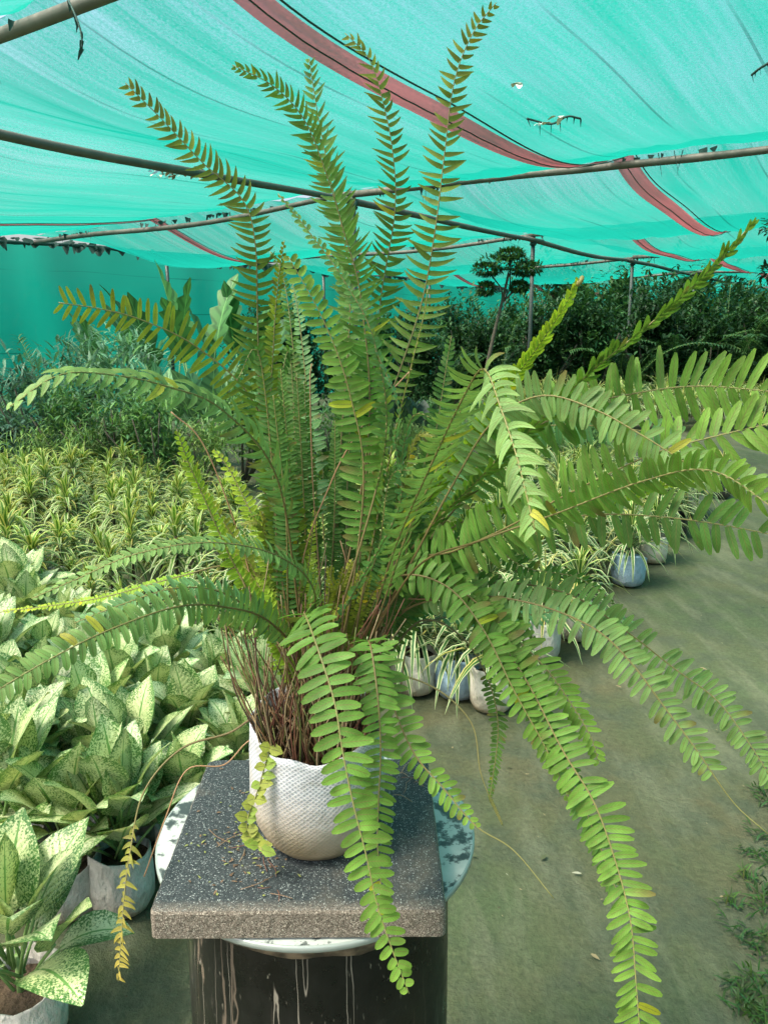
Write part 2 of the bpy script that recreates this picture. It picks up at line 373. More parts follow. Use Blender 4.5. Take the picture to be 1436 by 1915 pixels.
# ------------------------------------------------------------ shade house: poles, posts, nets
RH = 2.70                                  # height of the roof poles
A_LINES = [-5.9, -1.9, 2.15, 6.6, 10.75, 14.9, 19.0, 23.1, 27.2]
B_LINES = [-11.5, -5.35, .8, 7.0, 13]
NTH = ['', '', 'nearest', 'second from the front', 'third from the front', 'fourth from the front', 'fifth from the front', 'farthest', '']
def pole_line(name, p, q, r, m, sag=.03, wob=.03, joints=(), **t):
    L = (q-p).length; n = max(6, int(L/.3)); pts = []
    s0 = rnd(0, 50)
    for i in range(n+1):
        s = i/n; w = p.lerp(q, s); w.z -= sag*4*s*(1-s)
        w.x += wob*noise.noise(V((s*L*.35, s0, 0))); w.z += wob*noise.noise(V((s*L*.35, s0, 5))); pts.append(w)
    mb = MB()
    tube(mb, pts, lambda s: r*(1-.25*s)*(1+.10*math.exp(-((s*L/.45) % 1-.5)**2*260)), 10)
    return mb.build(name, m, **t)
for a in A_LINES[2:7]:                    # cross poles, one length between posts
    for b0, b1 in zip(B_LINES, B_LINES[1:]):
        if b0 > 6: continue
        p, q = G(a, b0, RH+(-.06 if b0 == -11.5 else 0)), G(a, b1, RH)
        c = proj(p); d = proj(q)
        where = {2.15: 'nearest overhead', 6.6: 'second overhead', 10.75: 'third row back', 14.9: 'fourth row back', 19.0: 'far end'}[a]
        side = {-11.5: 'running to the left net wall', -5.35: 'right of the middle post', .8: 'over the path on the right'}[b0]
        pole_line('bamboo_pole', p, q, .034, M_bamboo, .05, .05, label='grey bamboo cross pole, %s, %s' % (where, side), cat='pole', group='roof poles under the shade net')
for i, (a0, a1) in enumerate(zip(A_LINES[2:7], A_LINES[3:8])):
    for b in B_LINES[1:2]:
        p, q = G(a0-.25, b, RH-.065), G(a1+.25, b, RH-.07)
        nm = ['first', 'second', 'third', 'fourth', 'fifth'][i]
        pole_line('bamboo_pole', p, q, .036, M_bamboo, .03, .05, label='weathered long pole running away under the net, %s bay' % nm, cat='pole', group='roof poles under the shade net')
for a in A_LINES[2:8]:
    for b in B_LINES[:3]:
        if a == 2.15 and b == .8: continue
        base = G(a+(2.4 if b == -11.5 and a > 3 else 0), b, -.02); top = base.copy(); top.z = RH-.02
        x, y = proj(base+V((0,0,2.0)))
        if not (-60 < x < 1500): continue
        root = empty('roof_post', base, label='dark upright roof post %s' % ('against the left net wall, %s' % NTH[A_LINES.index(a)] if b < -6 else '%s where two poles cross, %s' % ('left of the path' if b < 0 else 'right of the path', NTH[A_LINES.index(a)])), cat='post', group='upright posts of the shade house')
        mb = MB(); tube(mb, [V((0,0,0)), V((.01,0,1.3)), V((0,.01,RH))], .03, 10); mb.build('shaft', M_steel, root)
        mb = MB(); tube(mb, [V((-.05,0,RH-.10)), V((.05,0,RH-.10))], .012, 6); tube(mb, [V((0,0,RH-.12)), V((0,0,RH-.04))], .045, 10); mb.build('wire_tie', M_rag, root)

def sag_z(a0, a1, t, b):
    s = (.30+.12*noise.noise(V((a0, b*.35, 1))))*(1-.97*math.exp(-((b+5.35)/.7)**2))*(1-math.exp(-((b+11.6)/.8)**2)*.9)
    z = RH+.05-s*4*t*(1-t)*(1-.25*math.sin(math.pi*2*t+b*.4))
    z += .06*noise.noise(V((t*3, b*.9, a0)))*math.sin(math.pi*t) + .030*noise.noise(V((t*1.4+b*.3, b*4.2, a0))) + .010*noise.noise(V((t*1.1, b*11, a0+5)))
    return z
NA = ['behind the camera', 'just above the camera', 'over the fern', 'second from the front', 'third from the front', 'fourth from the front', 'fifth from the front', 'at the far end']
for k, (a0, a1) in enumerate(zip(A_LINES, A_LINES[1:])):
    if k == 0: continue
    mb = MB(); na = 26; b0, b1 = -11.55, (13.0 if k > 2 else 9.0); nb = 340 if k < 5 else 90
    for j in range(nb+1):
        b = b0+(b1-b0)*j/nb
        for i in range(na+1):
            t = i/na; a = a0+(a1-a0)*t
            mb.vert(G(a, b, sag_z(a0, a1, t, b)), (a+k*3.3, b*1.0))
    for j in range(nb):
        for i in range(na):
            v0 = j*(na+1)+i; mb.face((v0, v0+1, v0+na+2, v0+na+1))
    net = mb.build('shade_net', M_net, label='sagging green shade net panel %s' % NA[k], cat='shade net', group='roof panels of green shade net')
    # red joining strips sewn along each panel
    for bs in ((-2.55, -8.7) if k < 4 else (-4.0, -9.6, -1.6)):
        if k == 4 : bs = bs if bs != -1.6 else -2.2
        mb = MB(); n = 40
        for i in range(n+1):
            t = i/n; a = a0+(a1-a0)*t
            for q, off in enumerate((-.085, -.03, .03, .085)):
                bb = bs+off+.02*math.sin(a*1.3)
                mb.vert(G(a, bb, sag_z(a0, a1, t, bb)-.012-.006*(q in (1,2))), (a, bb*6))
        for i in range(n):
            for q in range(3): v0 = i*4+q; mb.face((v0, v0+1, v0+5, v0+4))
        rs = mb.build('red_seam', M_red, net)
        mb = MB()
        tube(mb, [G(a0+(a1-a0)*i/n, bs+.02*math.sin((a0+(a1-a0)*i/n)*1.3), sag_z(a0, a1, i/n, bs)-.026-.006*noise.noise(V((i*1.7,k,0)))) for i in range(n+1)], lambda s: .004+.003*noise.noise(V((s*160, k, 0))), 5)
        tube(mb, [G(a0+(a1-a0)*i/n, bs+.125, sag_z(a0, a1, i/n, bs+.125)-.02) for i in range(n+1)], .005, 5)
        mb.build('stitching', M_rag, rs)
    # rags and loose threads where the net is tied to the pole
    mb = MB(); rr = random.Random(k+50)
    for _ in range(260):
        b = rr.uniform(-11.3, 6); p = G(a0+rr.uniform(-.04,.04), b, RH+.0)
        if noise.noise(V((b*.8, k, 0))) < -.05: continue
        L = rr.choice([.01,.02,.03,.05,.16]); w = rr.uniform(.02,.07) if L < .1 else .008
        leaf(mb, p, V((rr.uniform(-.4,.4), rr.uniform(-.4,.4), -1)), V((rr.uniform(-1,1), -1, 0)), L+.03, w, [1,.9,.5,.15], droop=.2, fold=.3)
    mb.build('frayed_edge', M_rag, net, kind='stuff')

# long wall net on the left
mb = MB(); na = 150; nh = 14
for i in range(na+1):
    a = 1+30*i/na
    for j in range(nh+1):
        t = j/nh
        off = .10*noise.noise(V((a*1.3, t*1.2, 4)))*(1-.4*t)+.03*math.sin(a*5+t*2)
        mb.vert(G(a, -11.6+off, t*(RH-.03-.12*abs(noise.noise(V((a*.4,0,9)))))), (a, t*2.7+20))
for i in range(na):
    for j in range(nh): v0 = i*(nh+1)+j; mb.face((v0, v0+nh+1, v0+nh+2, v0+1))
wall = mb.build('side_net', M_wallnet, label='dark teal side wall of hanging shade net along the left', cat='net wall')
mb = MB(); tube(mb, [G(1+30*i/300, -11.5+.03*noise.noise(V((i*.7,1,0))), RH-.03-.12*abs(noise.noise(V(((1+30*i/300)*.4,0,9))))+.02*noise.noise(V((i*.5,3,0)))) for i in range(301)], lambda s: .028+.018*noise.noise(V((s*140,0,0))), 6)
mb.build('top_hem', M_rag, wall)
mb = MB(); rr = random.Random(5)
for _ in range(330):
    a = rr.uniform(1, 27); p = G(a, -11.5, RH+rr.uniform(-.06,.02))
    leaf(mb, p, V((rr.uniform(-.3,.3), rr.uniform(-.3,.3), -1)), V((0,-1,0)), rr.choice([.03,.06,.10,.16]), rr.uniform(.05,.22), [.6,1,.6,.2], droop=.2, fold=.2)
mb.build('ragged_top', M_rag, wall, kind='stuff')
# end net, far behind the shrubs
mb = MB(); n = 50
for i in range(n+1):
    b = -11.6+25*i/n
    for j in range(9):
        t = j/8; mb.vert(G(27.4+.12*noise.noise(V((b, t, 0))), b, t*2.72), (b, t*2.7))
for i in range(n):
    for j in range(8): v0 = i*9+j; mb.face((v0, v0+1, v0+10, v0+9))
mb.build('end_net', M_wallnet, label='dark green shade net closing the far end behind the shrubs', cat='net wall')

# cords and scraps caught in the roof net
def cord(name, pts, r, m, label, knots=(), cat='cord'):
    mb = MB(); P_ = catmull([on_height(*p) for p in pts], 6); tube(mb, P_, r, 5)
    for q in range(0, len(P_), 3):
        if knots: leaf(mb, P_[q], V((rnd(-.5,.5), rnd(-.5,.5), -1)), V((1,-1,0)), rnd(.02,.07), rnd(.008,.02), [1,.8,.5,.2])
    mb.build(name, m, label=label, cat=cat)
cord('cord', [(985,222,2.44),(1030,232,2.43),(1060,218,2.44),(1085,222,2.44)], .006, M_rag, 'dark knotted cord stitched across the net right of the tallest frond', True)
cord('cord', [(1405,140,2.46),(1420,128,2.46),(1450,110,2.46)], .006, M_rag, 'short dark cord on the net at the upper right edge', True)
cord('hanging_strings', [(128,0,2.66),(140,25,2.58),(152,60,2.5),(154,90,2.44)], .004, M_rag, 'dark strings hanging from the nearest pole at upper left', True, 'string')
M_tape = pbr('white_tape', (.75,.78,.75), .6)
for px, py, hh in ((968,155,2.44),(1015,230,2.425),(1045,218,2.43)):
    mb = MB(); p = on_height(px, py, hh)
    for q in range(4): leaf(mb, p+V((rnd(-.02,.02), rnd(-.02,.02), 0)), ball_dir(random,-40,10), V((0,0,1)), rnd(.03,.05), rnd(.02,.035), [.5,1,.8,.3])
    mb.build('tape_scrap', M_tape, label='white scrap of tape on the net %s' % ('by itself, upper right of the tallest frond' if px < 1000 else 'tied on the dark cord, %s one' % ('left' if px < 1030 else 'right')), cat='scrap', group='white scraps on the roof net')
mb = MB(); p0 = on_height(330, 318, 2.68)
for q in range(60):
    leaf(mb, p0+V((rnd(-.22,.22), rnd(-.06,.06), rnd(-.05,.03))), ball_dir(random,-40,20), V((0,0,1)), rnd(.03,.08), rnd(.02,.04), [.3,1,.8,.2], c=random.choice([(.35,.26,.15),(.25,.18,.10),(.5,.45,.35)]))
mb.build('dead_leaves', M_stalk, label='clump of dry brown leaves caught in the net beside the left long pole', cat='dead leaves', kind='stuff')

# ------------------------------------------------------------ grow bags
def bag_mesh(r, h, seed, soil=.8, floppy=.0):
    rr = random.Random(seed); mb = MB(); n = 28; prof = [(.0,0),(.62,0),(.84,.05),(.96,.18),(1.0,.45),(.99,.75),(.97,.93),(.98,1.0),(.93,.99),(.90,.80)]
    ph = [rr.uniform(0,6) for _ in range(4)]
    rings = []
    for k, (pr, pz) in enumerate(prof):
        ring = []
        for i in range(n):
            th = 2*math.pi*i/n
            sq = 1/max(abs(math.cos(th+ph[3])), abs(math.sin(th+ph[3])))
            w = (.75+.25*min(sq, 1.22))*(1+.05*math.sin(2*th+ph[0])*(.4+pz)+.035*math.sin(5*th+ph[1]+pz*3)*pz+.018*math.sin(11*th+ph[2]+pz*5)*pz+.05*noise.noise(V((math.cos(th)*2.5, math.sin(th)*2.5, pz*4+seed))))
            z = pz*h*(1+(floppy*math.sin(th+ph[3])+.03*math.sin(3*th+ph[0]))*pz)
            ring.append(mb.vert((math.cos(th)*r*pr*w, math.sin(th)*r*pr*w, z), (i/n, min(pz,1))))
        rings.append(ring)
    for a, b in zip(rings, rings[1:]):
        for i in range(n): mb.face((a[i], a[(i+1)%n], b[(i+1)%n], b[i]))
    return mb
def soil_mesh(r, z, seed):
    mb = MB(); c = mb.vert((0,0,z+.006)); n = 20; prev = None
    for q in (.5, 1):
        ring = [mb.vert((math.cos(6.2832*i/n)*r*q, math.sin(6.2832*i/n)*r*q, z+.008*noise.noise(V((i*1.3,q*4,seed))))) for i in range(n)]
        for i in range(n):
            if prev is None: mb.face((c, ring[i], ring[(i+1)%n]))
            else: mb.face((prev[i], ring[i], ring[(i+1)%n], prev[(i+1)%n]))
        prev = ring
    return mb
BAGME = [bag_mesh(.078, .15, s).mesh('grow_bag', [M_bag_white]) for s in (1,2,3)]
BAGME[0].name = 'grow_bag'
BAGS = {}
for nm, m in (('white', M_bag_white), ('grey', M_bag_grey), ('blue', M_bag_blue), ('black', M_bag_black)):
    BAGS[nm] = [bag_mesh(.078, .15, s, floppy=.11).mesh('grow_bag', [m]) for s in (11, 12, 13)]
for me in BAGME: bpy.data.meshes.remove(me)
SOILME = soil_mesh(.072, .115, 2).mesh('soil', [M_soil])
def child(name, me, parent):
    o = bpy.data.objects.new(name, me); C.objects.link(o); o.parent = parent; return o

def zone(p):
    x = proj(p)[0]
    return 'at the left edge' if x < 110 else 'left of the fern' if x < 260 else 'beside the left fronds' if x < 420 else 'behind the left fern stems' if x < 560 else 'behind the fern centre' if x < 720 else 'just right of the fern stems' if x < 880 else 'under the right hand fronds' if x < 1040 else 'near the path'
# ---- speckled broad-leaved plant
PA = [.15,.72,.96,1,.90,.68,.36,.03]
def aglao_mesh(seed, nleaf=15, sc=1):
    rr = random.Random(seed); mb = MB(); ms = MB()
    for i in range(nleaf):
        az = i*2.4+rr.uniform(-.3,.3); f = i/(nleaf-1)
        el = R(28+50*f+rr.uniform(-8,8)); d = V((math.cos(az)*math.cos(el), math.sin(az)*math.cos(el), math.sin(el)))
        b = V((rr.uniform(-.015,.015), rr.uniform(-.015,.015), .115+.08*f))
        L0 = rr.uniform(.07,.11)*sc; tip = b+d*L0+V((0,0,.03))
        tube(ms, [b, b+d*L0*.5+V((0,0,.02)), tip], .0035, 5)
        hd = V((d.x, d.y, 0)).normalized(); N = (V((0,0,1))*math.cos(el)-hd*math.sin(el))
        br = rr.uniform(.78,1.15); L = rr.uniform(.135,.19)*sc
        leaf(mb, tip-d*.01, (d+V((rr.uniform(-.15,.15), rr.uniform(-.15,.15), .1))), N, L, L*rr.uniform(.58,.74), PA, droop=rr.uniform(.35,1.3), fold=rr.uniform(.15,.4), wave=.03, c=(br, br, br*rr.uniform(.8,1.0)))
    tube(ms, [V((0,0,.1)), V((.003,0,.2))], .008, 6)
    return mb.mesh('leaves', [M_aglao]), ms.mesh('stems', [M_agstem])
AG = [aglao_mesh(s, n, k) for s, n, k in ((1,21,1),(2,24,1.05),(3,19,1.1),(4,23,.95),(5,20,1.1))]
def put_aglao(a, b, bag, label, sc=1, i=None, group='speckled leaved plants in the left bed', rz=None):
    i = random.randrange(len(AG)) if i is None else i
    root = empty('speckled_foliage_plant', G(a, b, 0), rnd(0, 6.28) if rz is None else rz, label=label, cat='potted plant', group=group)
    root.scale = (sc, sc, sc)
    child('leaves', AG[i][0], root); child('stems', AG[i][1], root)
    bg_ = child('grow_bag', random.choice(BAGS[bag]), root); child('soil', SOILME, bg_); return root
def in_view(p, m=140, hh=.45):
    x, y = proj(p); x2, y2 = proj(p+V((0,0,hh))); return -m < x < 1436+m and (y < 1915+m or y2 < 1915+m)
put_aglao(.55, -1.255, 'white', 'cream speckled plant in off white bag at the bottom left corner', .95, 2, rz=.5)
put_aglao(.88, -1.42, 'grey', 'speckled plant in round grey bag just left of the paving slab', .95, 1, rz=2)
put_aglao(.74, -1.66, 'grey', 'tall speckled plant behind the bottom left corner plant', 1.0, 4, rz=1)
for ia, a in enumerate((.86, 1.06, 1.28, 1.5)):
    for ib in range(15):
        b = -1.40-.205*ib+rnd(-.04,.04); aa = a+rnd(-.04,.04)
        if ia == 0 and ib < 2: continue
        if not in_view(G(aa, b, 0)): continue
        rown = ('front', 'second', 'third', 'back')[ia]
        lab = 'cream speckled plant in the %s row of the left bed, %s' % (rown, zone(G(aa, b, 0)))
        if ib == 0: lab = 'speckled plant at the path end of the %s row, beside the fern stand' % rown
        put_aglao(aa, b, 'grey' if ib % 3 else 'white', lab, rnd(.76,.98))
for aa, b, s in ((.80,-1.50,.85),(.98,-1.62,.9),(.86,-1.80,.95),(.62,-1.95,1.02),(.72,-2.2,1.0),(.45,-1.62,.95),(.66,-2.46,1.05),(.36,-2.0,1.0),(.7,-2.72,1.0),(.3,-1.78,.9)):
    if in_view(G(aa, b, 0)): put_aglao(aa, b, 'grey', 'large speckled plant near the camera, %s' % zone(G(aa, b, 0)), s)

# ---- striped rosettes
PD = [.55,.9,1,.85,.5,.05]
def drac_mesh(seed, nleaf, L0, W0, material, stem, el0=5, el1=80, droop=1.0, z0=.12):
    rr = random.Random(seed); mb = MB(); ms = MB()
    heads = [(V((0,0,0)), 1.0)] if stem < .2 else [(V((0,0,0)), 1.0), (V((rr.uniform(.04,.07), rr.uniform(-.05,.05), -.05)), .75)]
    for off, hs in heads:
        for i in range(int(nleaf*hs)):
            f = i/(nleaf*hs-1); az = i*2.4+rr.uniform(-.25,.25); el = R(el0+(el1-el0)*f**1.2+rr.uniform(-8,8))
            d = V((math.cos(az)*math.cos(el), math.sin(az)*math.cos(el), math.sin(el))); hd = V((d.x, d.y, 0)).normalized()
            b = off+V((0,0,z0+stem*(.35+.65*f))); L = L0*rr.uniform(.8,1.15)*(1-.25*f); br = rr.uniform(.75,1.2)
            old = rr.random() < .10
            c = (br*1.2, br*.95, br*.6) if old else ((br*1.15, br*1.15, br*.75) if f > .8 else (br, br, br))
            leaf(mb, b, d, V((0,0,1))*math.cos(el)-hd*math.sin(el), L, W0*rr.uniform(.8,1.1), PD, droop=droop*rr.uniform(.5,1.4), fold=.35, c=c)
        tube(ms, [V((off.x*.4,off.y*.4,.1)), off+V((0,0,z0+stem))], .006, 5)
    return mb.mesh('foliage', [material]), ms.mesh('stem', [M_bark])
DR = [drac_mesh(20+s, 52, .175, .019, M_drac, .14+.05*(s % 3), -5, 82, 2.0) for s in range(4)]
RB = [drac_mesh(40+s, 54, .30, .018, M_ribbon, .13, 15, 85, 2.4) for s in range(4)]
def put_rosette(kind, p, sc, label, group, bag=None, cat='potted plant', name=None, soil=True):
    me, st = random.choice(DR if kind == 'd' else RB)
    root = empty(name or ('striped_dracaena' if kind == 'd' else 'ribbon_plant'), p, rnd(0,6.28), label=label, cat=cat, group=group); root.scale = (sc, sc, sc*rnd(.92,1.1))
    child('foliage', me, root); child('stem', st, root)
    if bag:
        b = child('grow_bag', random.choice(BAGS[bag]), root)
        if soil: child('soil', SOILME, b)
    return root
# the row of bags along the path edge, one by one
for px, py, bag, lab in ((775,1290,'white','striped ribbon plant in cream bag, left of the blue bag behind the fern'),
                     (853,1297,'blue','ribbon plant in blue bag between two pale bags behind the fern'),
                     (918,1322,'white','ribbon plant in pale bag just right of the nearer blue bag'),
                     (1012,1228,'grey','ribbon plant in greenish white bag jutting onto the path'),
                     (1076,1192,'white','ribbon plant in cream bag halfway along the path edge'),
                     (1172,1092,'blue','striped plant in the farther blue bag at the path edge'),
                     (1220,1050,'white','striped plant in crumpled cream bag beyond the farther blue bag'),
                     (1262,1000,'black','striped plant in black bag near the far end of the path edge'),
                     (1300,962,'white','striped plant in small white bag at the far path edge'),
                     (1345,930,'black','striped plant in black bag at the far corner of the bed')):
    r = put_rosette('r', on_height(px, py, 0), rnd(.95,1.08), lab, 'plants in bags along the path edge', bag)
ORD = 'first second third fourth fifth sixth seventh eighth ninth tenth eleventh twelfth thirteenth fourteenth fifteenth sixteenth seventeenth eighteenth nineteenth twentieth last last last last'.split()
def zone2(x): return 'behind the little tree' if x < 960 else 'right of the little tree' if x < 1120 else 'behind the long leaning frond' if x < 1300 else 'near the right edge'
cnt = 0
for ia in range(24):
    a = 1.76+.215*ia
    for ib in range(20):
        b = -1.55-.225*ib+rnd(-.09,.09); aa = a+rnd(-.09,.09)
        if a > 3.6+.16*(ib < 9)*8 and b < -3.2: continue
        if a > 5.8 or b < -5.7: continue
        p = G(aa, b, 0)
        if not in_view(p, 60): continue
        if cnt >= 285: continue
        rib = b > -2.6 and aa > 2.0
        cnt += 1
        put_rosette('r' if rib else 'd', p, rnd(.72,1.3),
            ('ribbon leaved plant in the %s row behind the bags, %s' if rib else 'yellow edged dracaena, %s row of the bed, %s') % (ORD[ia], zone(p)),
            'ribbon plants behind the path edge' if rib else 'striped dracaenas in the bed', 'grey' if ia < 2 else None)

# ------------------------------------------------------------ taller background plants
def shrub_mesh(seed, w, h, nl, leafL, leafW, cols, up=20):
    rr = random.Random(seed); mb = MB(); ms = MB()
    for k in range(7):
        d = ball_dir(rr, 45, 85); pts = [V((0,0,0)), d*h*.4, d*h*.8+V((rr.uniform(-.1,.1), rr.uniform(-.1,.1), 0))*w]
        tube(ms, pts, lambda s: .018*h*(1-.7*s), 5)
    cl = [(V((rr.gauss(0,.3)*w, rr.gauss(0,.3)*w, h*rr.uniform(.25,.95))), rr.uniform(.6,1.3)) for _ in range(26)]
    for i in range(nl):
        c0, br = rr.choice(cl); p = c0+V((rr.gauss(0,.13)*w, rr.gauss(0,.13)*w, rr.gauss(0,.11)*h))
        if p.z < .02: p.z = rr.uniform(.05,.3)*h
        d = ball_dir(rr, -35, 70); d = (d+V((p.x, p.y, 0))*(.6/w)).normalized()
        c = rr.choice(cols); b2 = br*rr.uniform(.8,1.2)
        leaf(mb, p, d, V((0,0,1)) if abs(d.z) < .9 else V((1,0,0)), leafL*rr.uniform(.7,1.25), leafW*rr.uniform(.8,1.2), [.2,.9,.8,.05], droop=.6, fold=.25, c=tuple(x*b2 for x in c))
    return mb.mesh('foliage', [M_plain]), ms.mesh('stems', [M_bark])
def palm_mesh(seed, h, nf, cols, pin=.22, wide=1.0):
    rr = random.Random(seed); mb = MB(); ms = MB()
    for i in range(nf):
        d = ball_dir(rr, 50, 86); b = V((rr.uniform(-.1,.1), rr.uniform(-.1,.1), 0)); L = h*rr.uniform(.65,1.15); c = rr.choice(cols); br = rr.uniform(.7,1.3)
        P = b.copy(); T = d; pts = [P.copy()]; n = 18
        for k in range(n):
            T = (T+V((0,0,-1))*(.06+.08*k/n)*rr.uniform(.8,1.2)*wide).normalized(); P = P+T*L/n; pts.append(P.copy())
            if k > 4:
                hd = T.cross(V((0,0,1)));
                if hd.length < .1: hd = V((1,0,0))
                hd.normalize(); f = (k-4)/(n-4)
                for sd_ in (-1, 1):
                    for q in (0, .5):
                        dd = hd*sd_+T*.8+V((0,0,.25)); ll = pin*h*(1-.6*f)*rr.uniform(.8,1.1)
                        leaf(mb, P-T*L/n*q, dd, hd.cross(T)*sd_ if False else V((0,0,1)), ll, .028*h*.6, [.4,1,.7,.05], droop=1.2, fold=.2, c=tuple(x*br for x in c))
        tube(ms, pts, lambda s: .008*h*(1-.7*s), 5)
    return mb.mesh('fronds', [M_plain]), ms.mesh('stalks', [M_agstem])
def bigleaf_mesh(seed, h, nl, c, lobed=True, wid=.42):
    rr = random.Random(seed); mb = MB(); ms = MB()
    for i in range(nl):
        az = i*2.4+rr.uniform(-.4,.4); el = R(rr.uniform(58,85)); d = V((math.cos(az)*math.cos(el), math.sin(az)*math.cos(el), math.sin(el)))
        L1 = h*rr.uniform(.45,.68); pts = [V((0,0,0)), d*L1*.5+V((0,0,.05)), d*L1]
        tube(ms, pts, lambda s: .014*(1-.5*s), 6)
        hd = V((d.x,d.y,0)).normalized(); N = V((0,0,1))*math.cos(el)-hd*math.sin(el); L = h*rr.uniform(.34,.46)
        prof = [.15,.4,.6,.8,.95,1,.55,.66,.8,.92,.96,.45,.55,.66,.74,.76,.3,.36,.4,.3,.15,.02] if lobed else [.15,.7,.95,1,.9,.7,.4,.05]
        br = rr.uniform(.75,1.25)
        leaf(mb, d*L1, d, N, L, L*wid*2*rr.uniform(.8,1.1), prof, droop=rr.uniform(.2,1.1), fold=.25, wave=.02, c=tuple(x*br for x in c))
    return mb.mesh('leaves', [M_plain]), ms.mesh('stalks', [M_agstem])
def put(kind, me, p, sc, label, cat, group=None, names=('foliage','stems'), rz=None):
    root = empty(kind, p, rnd(0,6.28) if rz is None else rz, label=label, cat=cat, group=group); root.scale = (sc,)*3
    child(names[0], me[0], root); child(names[1], me[1], root); return root
dk = [(.028,.082,.034), (.045,.120,.045), (.020,.062,.030)]
md = [(.09,.20,.07), (.12,.24,.07), (.07,.17,.08)]
lt = [(.13,.24,.06), (.10,.20,.07), (.17,.26,.08)]
bl = [(.09,.21,.15), (.13,.26,.19), (.07,.17,.12)]
SHD = [shrub_mesh(60+s, 1.0, 2.2, 3600, .15, .06, dk) for s in range(3)]
SHM = [shrub_mesh(70+s, .5, .85, 1300, .085, .020, md) for s in range(3)]
SHL = [shrub_mesh(80+s, .42, .6, 1100, .09, .014, lt) for s in range(2)]
SHB = [shrub_mesh(90+s, .55, 1.1, 900, .16, .030, bl) for s in range(2)]
PLD = [palm_mesh(100+s, 2.4, 18, dk, .20) for s in range(3)]
PLM = [palm_mesh(110+s, 1.1, 16, bl+md, .26) for s in range(2)]
BIG = [bigleaf_mesh(120+s, 2.2, 6, (.055,.16,.06), True, .20) for s in range(2)]
BGM = [bigleaf_mesh(130+s, .9, 11, (.12,.24,.14), False, .3) for s in range(2)]
BGD = [bigleaf_mesh(140+s, .6, 13, (.025,.055,.045), False, .28) for s in range(2)]
# dark wall of palms and shrubs on the right, far back
k = 0
for i, px in enumerate(range(790, 1560, 52)):
    for row, (D, hh) in enumerate(((14.0, .82), (16.5, .98), (19.5, 1.2))):
        D += rnd(-.7,.7) ; x = (px+row*26-718)/F*D; h = hh*rnd(.85,1.1)*(.80 if px < 960 else 1.0)
        if (i+row) % 2: put('dark_palm', PLD[k % 3], (x, D, 0), h, 'dark feathery palm in the %s row of the back greenery, %s' % (('front','middle','rear')[row], zone2(px+row*26)), 'palm', 'dark palms at the back', ('fronds','stalks'))
        else: put('dark_shrub', SHD[k % 3], (x, D, 0), h, 'dark leafy shrub in the %s row of the back greenery, %s' % (('front','middle','rear')[row], zone2(px+row*26)), 'shrub', 'dark shrubs at the back')
        k += 1
for i, px in enumerate((560, 640, 700, 760, 500)):
    D = 13.5+(i % 2)*1.2; put('dark_shrub', SHD[i % 3], ((px-718)/F*D, D, 0), rnd(.62,.75), 'low dark shrub in front of the teal wall, seen through the fern', 'shrub', 'low dark shrubs behind the fern')
for i in range(9):  # added shrubs behind the wall net, there to darken its lower part
    put('dark_shrub', SHD[i % 3], G(3.5+2.0*i, -13.3+rnd(-.2,.2), 0), rnd(.85,1.0), 'dark shrub standing outside the teal net wall, its shape dim through the cloth', 'shrub', 'shrubs outside the net wall')
